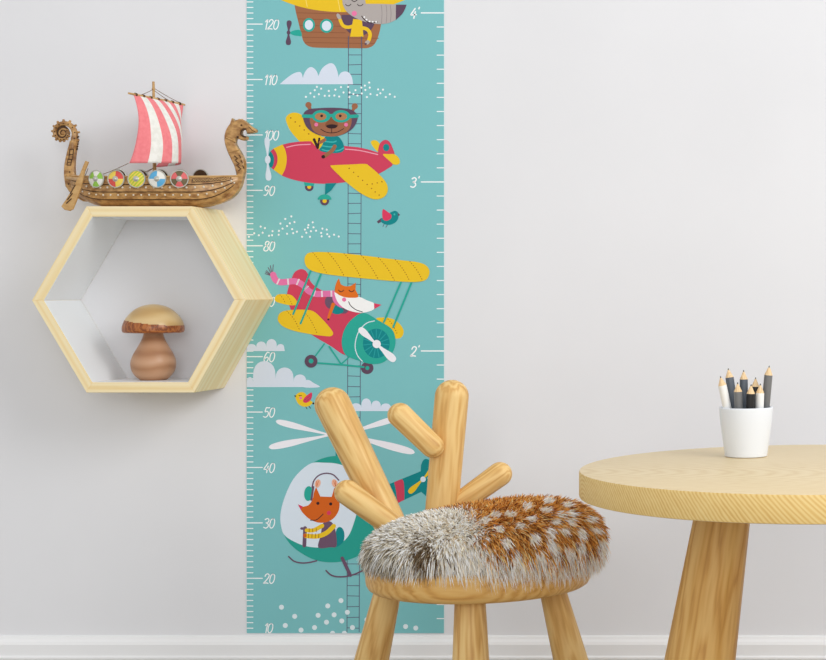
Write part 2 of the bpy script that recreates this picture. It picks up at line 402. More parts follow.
# ---- red monoplane
s = Pic(4)
s.spl([(286, 119.5), (288.2, 115), (293, 112.7), (299, 113.4), (303.5, 117), (307, 124), (315, 131), (324, 139), (318, 144), (303, 143), (296, 137.5), (289.5, 129)], 'yellow')
s.dots([(291, 118), (295.5, 122), (300, 126), (304.5, 130), (309, 134)], .7, 'dash')
s.spl([(371, 142.4), (374, 140.2), (378, 141.5), (381, 146.5), (379, 152), (374.5, 148.5)], 'yellow')
for c in ((308.7, 105), (355, 106.3)): s.ell(c, 3.1, 3.0, 'bear')
s.poly([(306.5, 106.5), (311, 105.5), (312, 109.5), (309, 110)], 'bear'); s.poly([(352.5, 108), (356.8, 107.6), (354, 111.5), (351.5, 110.5)], 'bear')
s.ell((309.5, 187), 4.3, 4.3, 'purple'); s.ell((309.5, 187), 2, 2, 'yellow'); s.poly([(304, 181), (315.2, 181), (314, 186), (305, 186)], 'green')
s.spl([(268.8, 159), (269.6, 153.5), (273.5, 149), (282, 145), (295, 142.2), (312, 141.3), (330, 143.2), (345, 146), (361, 147.8), (378, 152.5), (387, 157), (393, 164.2), (387.5, 169), (378, 174.2), (362, 179.2), (346, 182.2), (332, 183.6), (318, 183.6), (304, 182), (291, 179), (281.5, 175.2), (273.6, 169.5), (269.8, 165.4)], 'red')
s.poly(cr([(273.6, 148.6), (276.4, 152.5), (277.8, 158), (277, 164.5), (273.8, 169.8)], 4) + cr([(282, 175.6), (285.4, 169), (287, 160), (286, 151.5), (282.8, 144.4)], 4), 'yellow')
s.spl([(268.7, 157), (270.4, 151.8), (272.3, 153), (274.2, 157.5), (274, 163.5), (272, 167.6), (269.6, 165.4)], 'deep')
s.drop((267.2, 137), (267.9, 156.5), 5.2, 'glass', 1.4); s.drop((269, 180.8), (268, 163), 5.8, 'glass', 1.6); s.ell((268, 159.7), 2.8, 4.2, 'glass')
s.stroke([(287, 147.4), (297, 145.2), (310.5, 144.4)], 1, 'rose'); s.stroke([(345.6, 149.2), (360, 150.6), (378, 154.6)], 1, 'rose')
s.spl([(379, 154.5), (379, 147), (381.3, 142.2), (385.3, 140), (389.5, 141.6), (392.4, 147), (394.6, 155), (387, 157)], 'red')
s.ell((386.5, 147.6), 3.2, 3.7, 'deep')
s.spl([(383.2, 154.6), (389, 154.2), (394.5, 154.3), (398.6, 157.4), (400.2, 161.5), (398.8, 164.3), (394, 164.6), (390.5, 161.6)], 'yellow')
s.poly([(311.5, 141.4), (324, 136.5), (327, 141), (319, 149.5)], 'yellow')
s.stroke([(314.4, 139.6), (318, 147.8)], 2.6, 'black', False); s.stroke([(319.6, 138.8), (318.2, 147.8)], 2.2, 'black', False)
s.spl([(325.5, 137), (333, 136), (339, 137), (343.2, 143), (344.4, 149), (341.5, 152.3), (332, 153.2), (320, 150.6), (322.8, 144.5)], 'deep')
for a in ([(325, 141.5), (333, 142.2), (336.5, 141.2)], [(323, 146), (331, 147), (336, 145.6)], [(322.5, 149.6), (327, 150.8), (331, 150.6)], [(336, 151), (340, 150.2), (344, 148)]): s.stroke(a, 1.2, 'stripe', True, False)
s.l += 1
s.stroke([(320.5, 142.5), (325, 140)], 3.2, 'bear', False)
s.stroke([(335, 146.5), (332, 151), (324.6, 156.4)], 3.8, 'bear'); s.ell((323.6, 156.8), 1.9, 1.7, 'black')
s.spl([(303.4, 117.5), (305, 112), (310, 109.2), (320, 108.2), (332, 107.8), (344, 108.4), (352, 110), (357.6, 115), (357.4, 121), (354, 127.4), (348.6, 132), (340, 135.6), (331, 136.6), (320, 135.4), (311, 131), (306, 125.5)], 'purple')
s.spl([(310.4, 118), (316, 113.5), (324, 115.4), (331.5, 117), (339, 115.4), (346.5, 113.5), (351.5, 118), (351.4, 125), (347.5, 131.6), (340, 135.4), (331, 136.6), (321.5, 135.2), (314, 131), (311, 124.5)], 'bear')
s.spl([(332, 116.5), (336.5, 121.5), (338.4, 126), (332, 128), (325.6, 126), (327.5, 121.5)], 'muzzle')
s.stroke([(303.8, 116.2), (313, 116.4)], 3.4, 'green', False); s.stroke([(350, 116.6), (357.4, 116.2)], 3.4, 'green', False)
for c in (321.6, 341.4): s.ell((c, 116.4), 9.2, 6.2, 'green')
s.stroke([(329, 115.6), (334, 115.6)], 3, 'green', False)
for c in (321, 341.6): s.ell((c, 116.6), 5.7, 3.7, 'lens')
s.dots([(322, 116), (340.6, 116)], 1.4, 'black')
s.spl([(326.6, 125.8), (332, 124.4), (337.6, 125.6), (336, 128), (332, 128.6), (328.2, 128)], 'black')
s.stroke([(321, 129.2), (326, 132), (332, 133), (338, 132), (344.2, 128.6)], .7, 'black'); s.stroke([(332, 128), (332, 132.8)], .6, 'black', False)
s.ell((316.6, 124.7), 1.9, 1.9, 'pink'); s.ell((346.4, 124.8), 1.9, 1.9, 'pink')
s.spl([(331, 166.5), (334, 165.3), (350, 164.6), (365, 164), (369.5, 166), (380, 175), (386, 182), (388.2, 188), (387.2, 193.5), (383.5, 197.6), (377, 199.4), (370, 198), (360, 192.6), (348, 183.4), (338, 174)], 'yellow')
s.dots([(349.5, 168.5), (354, 172.5), (358.5, 176.5), (363, 180.5), (367.5, 184.5), (372, 188.5), (375.5, 192), (379.5, 195.2), (372.6, 184), (377.6, 183), (382.3, 181.8)], .65, 'dash')
s.poly([(325.8, 183.4), (337, 183), (331.5, 190.5), (325.4, 195.2)], 'deep')
s.ell((325, 201), 4.4, 4.4, 'purple'); s.ell((325, 201), 2.1, 2.1, 'yellow'); s.ell((325, 199.6), 6.8, 5.2, 'green', 18, PI, 2 * PI)
s.build('red_plane_picture')

# ---- birds
s = Pic(4)
s.poly([(377, 221.6), (381.5, 218), (383.5, 221), (378.4, 223.6)], 'purple')
s.spl([(381, 220.5), (385, 215.2), (390.5, 212.6), (395, 210.8), (398.4, 213), (398.4, 218.5), (395, 223), (389, 225), (383.6, 223.6)], 'deep')
s.poly([(398, 212.6), (400.4, 215), (398.2, 216.2)], 'purple'); s.ell((394.6, 214.4), 1, 1, 'stripe', 10)
s.spl([(383, 209.4), (388, 212), (391.6, 215.2), (390.6, 219), (386, 220.8), (382.8, 218)], 'crimson')
s.stroke([(384.4, 224), (383, 226.8)], .6, 'purple', False, False); s.stroke([(387.5, 225), (386, 227.6)], .6, 'purple', False, False)
s.build('bird_picture', label='printed teal bird with a pink wing')
s = Pic(4)
s.ell((313.5, 403.4), 1.1, 1, 'black', 10)
s.spl([(295.6, 396.6), (298.4, 393), (302.5, 392), (306, 394), (309.4, 399.5), (312.8, 402.2), (309.5, 405.8), (303.5, 406.6), (298.2, 403.4)], 'yellow')
s.poly([(294.6, 394.8), (296.8, 396), (295.2, 397.4)], 'black'); s.stroke([(299, 395.2), (300.5, 395.8), (302, 395)], .6, 'black')
s.ell((301, 398), 1.4, 1.3, 'pink')
s.spl([(303.2, 400.5), (306.4, 396), (311.8, 392.4), (312, 397.5), (309.4, 401.4), (305.4, 402.8)], 'crimson')
for a in ([(305, 400), (310, 396)], [(306.5, 401), (311, 397.8)]): s.stroke(a, .5, 'plum', False, False)
s.stroke([(306, 406.6), (307.4, 409)], .7, 'black', False, False); s.stroke([(309, 406), (311, 408.4)], .7, 'black', False, False)
s.build('bird_picture', label='printed yellow bird with a pink wing')

# ---- biplane
s = Pic(4)
s.spl([(376, 320), (384, 317.4), (393, 319), (400, 324), (403.8, 330.5), (402.6, 336), (398.2, 338.6), (390, 336)], 'yellow'); s.dashes([(388, 319), (393, 325), (398.4, 336)], .7, 'dash')
s.ell((367.4, 368), 6.3, 6.1, 'purple'); s.ell((367.6, 368), 2, 2, 'green')
s.spl([(288, 290), (291.6, 279), (295, 272.2), (300.5, 269.2), (305.6, 270.4), (308.6, 275), (311, 281.6), (317, 287.4), (326, 292), (343, 299), (364, 312.5), (356, 340), (347, 355), (330, 345.4), (311, 334), (296, 320), (290.4, 308), (287.4, 297)], 'red')
s.spl([(275, 298.2), (278, 294.6), (285, 294), (292, 295.4), (297, 301), (297.6, 304.6), (290, 305.2), (281, 303.4), (276, 301.4)], 'yellow')
s.dashes([(280, 294.5), (283.5, 299), (285.6, 304)], .6, 'dash'); s.dashes([(286.4, 294.6), (290, 299), (292.4, 304.8)], .6, 'dash')
s.ell((330.4, 302.5), 5.2, 6.6, 'plum', rot=-.3); s.ell((341.5, 309), 7, 4.4, 'plum', rot=.3)
s.spl([(330.5, 309), (334.5, 305.4), (341, 307.5), (344, 311), (340, 314), (334, 313.6)], 'deep')
s.stroke([(333.4, 304.5), (331.5, 310), (328.8, 317.5)], 3.8, 'orange', True, True, 2.6); s.ell((328.6, 319.4), 1, 1, 'black', 10)
SC = [(273.4, 274.8), (276, 280), (281, 282.2), (289, 281.6), (296, 281.4), (303, 285), (309, 291), (316, 293.8), (324, 293.8), (333, 293.6)]
for e in ((265.2, 273.6), (266.4, 270.4), (268.4, 267.4), (270.6, 265.4), (273.6, 264.4), (265.6, 271.8)): s.stroke([(272.6, 276), e], .7, 'plum', False, False)
s.l += 1
s.stroke(SC, 6.2, 'mauve')
sc2 = cr(SC, 8)
for k in (12, 23, 34, 44, 54, 62, 70):
    a, b = sc2[k - 1], sc2[k + 1]; q = math.hypot(b[0] - a[0], b[1] - a[1]); nx, ny = -(b[1] - a[1]) / q * 3.1, (b[0] - a[0]) / q * 3.1
    s.stroke([(sc2[k][0] + nx, sc2[k][1] + ny), (sc2[k][0] - nx, sc2[k][1] - ny)], .89, 'palepink', False, False)
    s.stroke([(sc2[k][0] + nx + .7, sc2[k][1] + ny), (sc2[k][0] - nx + .7, sc2[k][1] - ny)], .89, 'palepink', False, False)
s.l += 1
s.spl([(333, 290), (337, 296), (341, 303), (344, 308), (338, 306), (333, 300)], 'mauve')
s.spl([(334.8, 291.6), (341, 295.6), (349, 297.2), (359, 296.8), (367, 300.2), (374.4, 303.4), (374.4, 308.6), (370, 311.2), (362, 312.7), (353, 311.6), (344, 308), (337.4, 301)], 'face')
s.poly(cr([(334.8, 292), (335.6, 286), (337.4, 281), (339.2, 278.2)], 4) + cr([(341, 284.2), (344.6, 286), (349.5, 286.2), (352.8, 284.8), (356, 282.6)], 4) + cr([(355.8, 290), (358.6, 296.8), (352, 297.8), (345, 297.2), (339.6, 295.2)], 4), 'orange')
s.poly([(374.2, 303.2), (381.8, 304.8), (374.6, 309)], 'crimson')
for c in (341.4, 351.8): s.stroke([(c - 2.8, 290), (c - .8, 291.6), (c + 1, 291.5), (c + 2.8, 290)], .8, 'black', True, False)
s.ell((344.4, 299.6), 2.1, 2.1, 'pink'); s.stroke([(348.8, 301.4), (351, 305.6), (356, 309.6), (363, 312)], .8, 'black')
s.spl([(278, 318.2), (280.4, 313), (287, 310.4), (302, 309.6), (313, 311), (320.5, 317), (329.6, 327), (333.4, 333), (331.4, 336), (325, 336), (310, 334), (295, 331), (284.4, 327), (279.4, 322.6)], 'yellow')
s.dashes([(287, 310.8), (294, 318.6), (300.4, 331)], .7, 'dash'); s.dashes([(306, 313.6), (311, 320), (317.4, 333)], .7, 'dash')
# cowl
s.spl([(364, 312.8), (353, 318.5), (345.4, 328), (342, 340), (343.4, 350.5), (347.6, 356), (358, 360.2), (372, 364), (385, 361.5), (394, 350), (395.6, 338.5), (391.5, 328.5), (378, 320)], 'green')
s.stroke([(375, 320.8), (366.5, 323.4), (358.8, 332), (355.4, 345), (357.6, 355), (362.8, 361.4)], .9, 'glass')
s.ell((376.6, 343.4), 13.4, 14.8, 'deep', 36)
for k in range(15):
    a = 2 * PI * k / 15 + .1; s.stroke([(376.6 + 5 * math.cos(a), 343.4 + 5.4 * math.sin(a)), (376.6 + 13 * math.cos(a), 343.4 + 14.4 * math.sin(a))], .8, 'spoke', False, False)
s.l += 1
s.drop((359.4, 328), (376, 343.4), 6.6, 'blade', 1.4); s.drop((395.6, 361), (378, 345), 7.4, 'blade', 1.6); s.ell((377, 344), 4.1, 4.1, 'blade')
# struts, gear, upper wing
s.stroke([(324.6, 344), (316, 355.5)], 1.4, 'green', False); s.stroke([(329.6, 346.6), (341.4, 364)], 1.5, 'green', False); s.stroke([(341.6, 364), (349.4, 357)], 1.4, 'green', False)
s.stroke([(316, 362.8), (345, 365), (364, 367)], 1.7, 'green')
s.ell((311.4, 361.2), 6.4, 6.4, 'purple'); s.ell((311.4, 361), 2.4, 2.4, 'green')
for a, b in (((311.8, 269), (293.6, 314)), ((321.8, 273), (301, 323.4)), ((401.8, 281), (384.2, 322)), ((412.4, 281), (393.6, 327))): s.stroke([a, b], 1.9, 'green', False)
s.spl([(304.8, 259.5), (306.4, 255), (311, 252.4), (325, 252), (345, 253.4), (370, 256.2), (400, 260), (417, 262), (425.4, 264.8), (429.6, 270), (429, 276), (425, 280.4), (415, 282), (395, 281.2), (370, 279), (340, 276), (320, 273), (310, 269.6), (306, 265)], 'yellow')
for a, b in (((313, 252.4), (327.4, 273.6)), ((328.4, 252.4), (344.7, 276.4)), ((344.2, 253.4), (361, 277)), ((361.8, 255.4), (378.6, 279.4)), ((378.6, 257.4), (395, 280.8)), ((395.4, 259.4), (410, 281)), ((410, 261.2), (423, 280.6))):
    s.dashes([a, (a[0] + (b[0] - a[0]) * .55, a[1] + (b[1] - a[1]) * .46), b], .75, 'dash')
s.build('biplane_picture')

# ---- helicopter
s = Pic(4)
for t, r, w in (((276, 421), (329, 434.6), 6.2), ((269, 447.4), (330, 435), 7), ((402, 416.5), (345, 434), 6), ((415, 452.6), (345, 434), 7.4)): s.drop(t, r, w, 'blade', 1.6)
s.stroke([(337.4, 433), (337.4, 458)], 3, 'deep', False)
s.poly([(386, 485.4), (420.8, 471.2)] + cr([(421.2, 465), (423.6, 460), (427.4, 459), (430.6, 462), (430.6, 471), (427, 478)], 4) + [(432, 486), (434, 494), (427.5, 497), (421.4, 491.8), (397.5, 503.2), (380, 512)], 'deep')
s.poly(cr([(394.4, 482.2), (402.6, 479.4), (404.4, 489), (404.4, 499.8)], 4) + cr([(397.2, 503.6), (396.6, 493), (394.4, 482.2)], 4)[:-1], 'red')
s.spl([(311, 464), (325, 457.6), (340, 455.8), (356, 458.6), (371, 467), (384, 479), (396, 496), (398, 512), (389, 532), (374, 547), (358, 556), (344, 561), (329, 562.2), (314, 559.4), (300, 552), (290, 543.4), (284, 534), (281, 524), (284, 500), (296, 476)], 'helix')
s.spl([(312, 463), (324, 462.6), (336, 463.4), (346, 466.8), (354.4, 475), (358.8, 488), (358.8, 503), (355, 520), (348.5, 536), (338, 544.6), (325, 547.4), (308, 546.4), (295, 541.8), (284.4, 534.6), (281, 524), (281, 512), (285, 497), (292, 481.6), (301, 470.6)], 'glass')
s.drop((409, 493), (422.6, 479.6), 5.6, 'yellow', 1.2); s.drop((434.5, 467), (424, 478), 5, 'yellow', 1.2); s.ell((423.3, 479.2), 2.7, 2.8, 'glass')
s.spl([(336, 533), (338, 527.6), (341.6, 527.4), (344.4, 532), (344.2, 540), (340, 545), (335.6, 546)], 'deep')
s.spl([(323.5, 523), (331, 521.5), (335.4, 529), (336.8, 545.6), (330, 547.2), (318.6, 547.4), (321, 535)], 'plum')
s.stroke([(305.4, 528), (304.6, 545.4)], 3.8, 'plum', False); s.ell((302.4, 528.4), 2, 1.3, 'plum')
s.stroke([(307, 530.2), (314, 530), (322.6, 525.6)], 4, 'yellow'); s.stroke([(306, 535.6), (317, 536.2), (326.4, 533), (334, 526)], 4.6, 'yellow'); s.ell((305.2, 535.4), 1.8, 2, 'fox', 12)
for k in (309, 312.4, 315.8, 319.2): s.stroke([(k, 533.4), (k - .3, 538)], .6, 'dash', False, False)
for k in (309.5, 313, 316.6): s.stroke([(k, 528.2), (k, 532)], .6, 'dash', False, False)
s.l += 1
s.poly([(298.2, 504.2)] + cr([(303.6, 506.6), (309, 504.8), (312.6, 499.6), (314.4, 492), (316.4, 487)], 4) + [(320.6, 496.4), (332, 496.8)] + cr([(334.6, 487.6), (338, 494.6), (339.8, 503), (338.6, 511.4), (333.4, 518.6), (326, 522.2), (317.6, 522.2), (309, 518.4), (302.4, 512)], 4), 'fox')
s.poly([(298.2, 504.2), (303, 506.2), (301.2, 510)], 'crimson')
s.dots([(318.2, 503.2), (331, 503.8)], 1.6, 'black'); s.ell((329.2, 512.8), 2.1, 2.1, 'crimson')
s.stroke([(310.6, 520), (317, 519.6), (323.6, 513.8)], .8, 'black')
s.stroke([(312.4, 487.4), (314.2, 480.6), (319, 475.4), (326, 473.2), (333.4, 474.6), (339, 480)], 1.3, 'plum')
s.ell((308.8, 493.4), 4.3, 7.4, 'green', rot=.08); s.stroke([(313.6, 487), (311.6, 499.6)], 2, 'plum', False)
for c, r in (((318, 483.4), .3), ((335, 483.2), -.3)):
    s.ell(c, 2.8, 4.2, 'ear', rot=r)
    for q in (-1, .9): s.stroke([(c[0] + q, c[1] - 2.6), (c[0] - r * 3, c[1] + 3)], .5, 'fox', False, False)
s.l += 1
s.stroke([(289, 556.4), (294.4, 561), (302, 562.8), (310, 562.2), (317, 560.6)], 1.4, 'plum'); s.stroke([(326.4, 570.4), (331, 574.6), (338, 576.6), (348, 576), (356, 573.6), (364, 570)], 1.5, 'plum'); s.stroke([(342.6, 558), (350.6, 575)], 3.4, 'plum', False)
s.build('helicopter_picture')

# ------------------------------------------------------------------ hexagonal shelf
mat_pine = wood('pine', (248, 232, 192), (244, 222, 170), (230, 192, 124), rough=.5, ring=36, zs=.035, dist=3.4, streak=170, fine=.42, spec=.25, off=.06, ringfac=.7)
mat_white = base_mat('white_lacquer', (238, 241, 242), .4, spec=.3)
dF = D - .141
hexpx = [(86.4, 206.3), (192.4, 206.3), (246, 299.8), (194, 392.6), (86.4, 392.6), (31.8, 300.4)]
hx = [P(a, b, dF) for a, b in hexpx]
cen = sum(hx, Vector()) / 6
TH = .0182
shelf = thing('hexagonal_shelf', 'hexagonal pine wall shelf painted white inside, holding a wooden mushroom', 'shelf', (cen.x, 0, hx[3].z))
def inset(poly, t):
    out = []
    for i in range(6):
        p, a, b = poly[i], poly[i - 1], poly[(i + 1) % 6]
        e1 = (p - a).normalized(); e2 = (b - p).normalized()
        n1 = Vector((e1.z, 0, -e1.x)); n2 = Vector((e2.z, 0, -e2.x))
        if n1.dot(cen - p) < 0: n1 = -n1
        if n2.dot(cen - p) < 0: n2 = -n2
        q = (n1 + n2).normalized(); out.append(p + q * (t / q.dot(n1)))
    return out
hi = inset(hx, TH)
Yf, Yb = hx[0].y, -.0006
names = ['top board', 'upper right board', 'lower right board', 'bottom board', 'lower left board', 'upper left board']
for i in range(6):
    a, b, c, d_ = hx[i], hx[(i + 1) % 6], hi[(i + 1) % 6], hi[i]
    mid = (a + b) / 2; dirv = (b - a).normalized()
    R = Matrix((dirv.cross(Vector((0, 1, 0))).normalized(), Vector((0, 1, 0)), dirv)).transposed()
    if R.determinant() < 0:
        R = Matrix((-dirv.cross(Vector((0, 1, 0))).normalized(), Vector((0, 1, 0)), dirv)).transposed()
    org = Vector((mid.x, 0, mid.z))
    bev = .0012; V = []
    for y in (Yf, Yb):
        for p in (a, b, c, d_): V.append(R.transposed() @ (Vector((p.x, y, p.z)) - org))
    Fc = [(0, 1, 2, 3), (4, 7, 6, 5), (0, 4, 5, 1), (3, 2, 6, 7), (1, 5, 6, 2), (0, 3, 7, 4)]
    o = mesh('board', V, Fc, [mat_pine, mat_white], shelf, org, [0, 0, 0, 1, 0, 0], local=True, quat=R.to_quaternion(), label='pine ' + names[i])
    bv = o.modifiers.new('edge', 'BEVEL'); bv.width = .0008; bv.segments = 2; bv.limit_method = 'ANGLE'

# ------------------------------------------------------------------ mushroom
mat_stem = wood('mushroom_stem_wood', (196, 152, 118), (184, 138, 102), (160, 110, 76), rough=.38, ring=13, zs=.15, dist=1.2, streak=60, fine=.2, rot=(0, PI / 2, .05), off=.02, spec=.4)
mat_cap = wood('mushroom_cap_wood', (216, 186, 134), (204, 170, 114), (188, 150, 96), rough=.3, ring=12, zs=.3, dist=2, streak=60, fine=.2, rot=(0, PI / 2, 0), spec=.5)
mat_capd = wood('mushroom_band_wood', (178, 108, 50), (150, 80, 32), (82, 36, 12), rough=.35, ring=95, zs=.5, dist=6, streak=80, fine=.25, rot=(.2, .1, .4), spec=.5)
dM = 3.03; mk = dM / F
mb = Vector(P(153.4, 0, dM)); mz = hi[3].z
mush = thing('wooden_mushroom', 'small turned wooden mushroom with a two-tone cap, sitting inside the hexagonal shelf', 'ornament', (mb.x, mb.y, mz + .0004))
org = WL[mush.name]
prof = [(0, 0), (13.0, 0), (14.2, .6), (18.4, 4.5), (21.6, 9.5), (22.7, 15), (22.2, 20), (19.8, 26), (16.2, 32), (12.8, 38), (10.6, 43), (9.7, 47), (9.6, 49.5), (0, 49.5)]
pp = [(r * mk, z * mk) for r, z in cr(prof[1:-1], 4)]
m = MB(); m.lathe([(0, 0)] + pp + [(0, 49.5 * mk)], 40, xf=lambda v: Vector((v.x * .94, v.y * .94, v.z)) + org); m.build('stem', mat_stem, mush)
cap = [(0, 46.8), (22, 46.8), (28.4, 47), (30.4, 47.6), (31.2, 49.2), (31.2, 52.5), (30.6, 55), (29, 59), (26, 63.4), (22, 67.6), (17, 71.2), (11, 73.8), (5, 75.2), (0, 75.6)]
m = MB(); m.lathe([(r * mk, z * mk) for r, z in cap[:4]] + [(r * mk, z * mk) for r, z in cr(cap[4:-1], 5)] + [(0, cap[-1][1] * mk)], 56, xf=lambda v: Vector((v.x * .935, v.y * .935, v.z)) + org)
for i, f in enumerate(m.F):                            # two woods: dark heartwood rim below a slanting joint
    c = sum((m.V[j] for j in f), Vector()) / len(f) - org
    m.M[i] = 1 if c.z < (57.6 - 3.4 * (c.x / (31 * mk)) + .9 * (c.y / (31 * mk))) * mk else 0
m.build('cap', [mat_cap, mat_capd], mush)

# ------------------------------------------------------------------ viking ship
mat_ship = noisy('antiqued_brown_resin', (204, 160, 100), (146, 102, 56), (90, 90, 160), .3, 5, .15, spec=.45)
mat_shipd = noisy('ship_dark_brown', (66, 44, 26), (92, 64, 38), (90, 90, 90), .5, 3, spec=.3)  # dark brown for strake lines, slots, scroll gaps, deck and shield backs
mat_lightwood = noisy('light_resin', (206, 166, 108), (184, 140, 84), (80, 80, 200), .42, 4, .1, spec=.4)
mat_rivet = base_mat('rivet_silver', (232, 222, 204), .35, metal=.2)
mat_steel = base_mat('shield_rim_metal', (196, 196, 186), .3, metal=.45)
mat_rope = base_mat('rope', (120, 88, 58), .8)
mat_sred = noisy('sail_red', (242, 136, 140), (236, 124, 130), (160, 160, 160), .8, 3)
mat_swht = noisy('sail_white', (242, 240, 234), (228, 226, 218), (120, 120, 120), .8, 3)
dS = 3.01
def sx(px, d=dS): return P(px, 0, d).x
def sz(py, d=dS): return P(0, py, d).z
Yc = -D + dS
zK = hx[0].z + .0006                                   # top of the shelf
ship = thing('viking_ship_model', 'brown model longship with red striped sail standing on top of the hexagonal shelf', 'model ship', (sx(155), Yc, zK))
X0, X1 = sx(70), sx(241.5)
BEAM = .043
def st(t):
    """station: x, keel z, sheer z, half beam"""
    x = X0 + (X1 - X0) * t
    u = abs(2 * t - 1)
    b = BEAM * max(0, 1 - u ** 2.5) ** .8 + .004
    zk = zK + (.048 * max(0, (t - .74) / .26) ** 2.6 if t > .5 else .034 * max(0, (.26 - t) / .26) ** 2.2)
    zs = zK + .0515 + .004 * u ** 3
    return x, zk, zs, b
NS = 4
def hs(t, s_, side, off=0.0):
    """point on the hull skin: s_ 0 keel..1 sheer"""
    x, zk, zs, b = st(t)
    q = s_ ** .5 if s_ < 1 else 1
    w = b * (.10 + .90 * math.sin(min(1, q) * PI / 2) ** .9)
    fr = (s_ * NS) % 1.0
    if s_ >= .9999: fr = 1
    lip = .0030 * (1 - fr)
    return Vector((x, Yc + side * (w + lip * min(1, b / .02) + off), zk + (zs - zk) * s_))
NT = 40
m = MB()
ss = []
for k in range(NS):
    for f in (0.0, .3, .6, .97): ss.append((k + f) / NS)
ss.append(1.0)
for side in (-1, 1):
    V = []; Fc = []
    for i in range(NT + 1):
        for q in ss: V.append(hs(i / NT, q, side))
    n = len(ss)
    for i in range(NT):
        for j in range(n - 1): Fc.append((i * n + j, i * n + j + 1, (i + 1) * n + j + 1, (i + 1) * n + j))
    b0 = len(m.F); m.add(V, Fc, 0)
# keel strip, ends and deck
V = []; Fc = []
for i in range(NT + 1):
    a, b = hs(i / NT, 0, -1), hs(i / NT, 0, 1); V += [a, b]
for i in range(NT): Fc.append((2 * i, 2 * i + 1, 2 * i + 3, 2 * i + 2))
m.add(V, Fc, 0)
V = []; Fc = []
for i in range(NT + 1):
    t = i / NT; a, b = hs(t, .8, -1, -.002), hs(t, .8, 1, -.002); V += [a, b]
for i in range(NT): Fc.append((2 * i, 2 * i + 1, 2 * i + 3, 2 * i + 2))
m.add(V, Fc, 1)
for side in (-1, 1): m.tube([hs(i / NT, 1.0, side) for i in range(NT + 1)], .0017, 6, 3)
# keel beam under the hull and up to the posts
m.tube([Vector((st(t)[0], Yc, st(t)[1] + .0035)) for t in [k / 30 for k in range(31)]], .0038, 8, 0)
# rivets
for side in (-1, 1):
    for row, cnt, q, r in ((1, 20, .635, .0021), (2, 20, .385, .0018)):
        for k in range(cnt):
            t = .1 + .86 * k / (cnt - 1) + (.012 if row == 2 else 0)
            if t > .975: continue
            m.ball(hs(t, q, side, .0004), r, 8, 4, 2)
    for t in (.236, .355, .475, .60, .735): m.ball(hs(t, .83, side, .0006), .0022, 8, 4, 2)
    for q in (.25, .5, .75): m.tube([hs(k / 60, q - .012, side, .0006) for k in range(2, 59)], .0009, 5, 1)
    # carved strip near the bow
    V = []; Fc = []
    for k in range(13):
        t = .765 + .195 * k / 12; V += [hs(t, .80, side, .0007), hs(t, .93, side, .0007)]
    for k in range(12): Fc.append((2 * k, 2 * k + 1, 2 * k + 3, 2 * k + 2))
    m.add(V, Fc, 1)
    m.tube([hs(.77 + .185 * k / 14, .82 if k % 2 else .91, side, .001) for k in range(15)], .0008, 5, 3)
    m.tube([hs(.77 + .185 * k / 14, .91 if k % 2 else .82, side, .001) for k in range(15)], .0006, 5, 3)
m.build('hull', [mat_ship, mat_shipd, mat_rivet, mat_lightwood], ship)
def extr(pts, y0, y1, mb_, mat=0, dS_=dS, bev=.0018):
    """extrude a px outline (at depth dS) between two depths, with a chamfered edge"""
    pts = [(P(a, b, dS_).x, P(a, b, dS_).z) for a, b in pts]
    area = sum(pts[i][0] * pts[(i + 1) % len(pts)][1] - pts[(i + 1) % len(pts)][0] * pts[i][1] for i in range(len(pts)))
    if area < 0: pts = pts[::-1]
    N = len(pts); ins = []
    for i in range(N):
        a, p, b = pts[i - 1], pts[i], pts[(i + 1) % N]
        dx, dz = b[0] - a[0], b[1] - a[1]; q = math.hypot(dx, dz) or 1
        ins.append((p[0] - dz / q * bev, p[1] + dx / q * bev))
    rings = [(ins, y0), (pts, y0 + bev), (pts, y1 - bev), (ins, y1)]
    V = []; Fc = []
    for r, y in rings: V += [Vector((x, y, z)) for x, z in r]
    for k in range(3):
        for i in range(N): Fc.append((k * N + i, k * N + (i + 1) % N, (k + 1) * N + (i + 1) % N, (k + 1) * N + i))
    for t in tessellate_polygon([[Vector((x, z, 0)) for x, z in ins]]):
        Fc.append(tuple(t)); Fc.append(tuple(3 * N + i for i in t))
    mb_.add(V, Fc, mat)
# dragon prow
prow = cr([(238.2, 177), (235.8, 167), (231.8, 158.5), (228.4, 151), (226, 143), (225.7, 136), (227.8, 129), (231.2, 124)], 3) + [(233.2, 118.4), (235.4, 121.6)] + \
    cr([(238, 120.2), (242, 119.4), (246, 121.2), (250, 124.8), (253.6, 127.6), (256.4, 129.4), (256.5, 132), (253, 133.4)], 3) + [(248.2, 134)] + \
    cr([(247.6, 131.2), (245.2, 129.4), (242.6, 130.6), (242, 133), (243, 135.2), (245.2, 136.2)], 3) + [(248, 136.6)] + \
    cr([(247.4, 139.6), (244.6, 140.9), (240.6, 139.6), (237.4, 138.6), (236.2, 141), (236.6, 144.6), (239, 149), (242, 154), (244.6, 160), (245.4, 167), (244.4, 175), (241.6, 186), (236, 194.8), (228, 200.6), (218, 204.2), (208, 206)], 3) + [(208, 203.4), (219, 200.6), (228, 195), (234.4, 187), (237.4, 181)]
m = MB(); extr(prow, Yc - .0078, Yc + .0078, m)
m.tube([P(226.2, 137.6, dS - .008), P(231, 139.6, dS - .0092), P(236, 142, dS - .008)], .0014, 6, 1)
m.ball(P(241.4, 125.2, dS - .0078), .0019, 8, 5, 2)
m.tube(cr([P(246.4, 129, dS - .0076), P(243, 129.4, dS - .0078), P(241.2, 132.6, dS - .0078), P(242.4, 135.8, dS - .0078), P(246, 137, dS - .0076)], 4), .0014, 6, 2)
m.tube([P(248.6, 126.6, dS - .0074), P(252.4, 130.6, dS - .0074), P(255, 131.4, dS - .0074)], .0008, 5, 2)
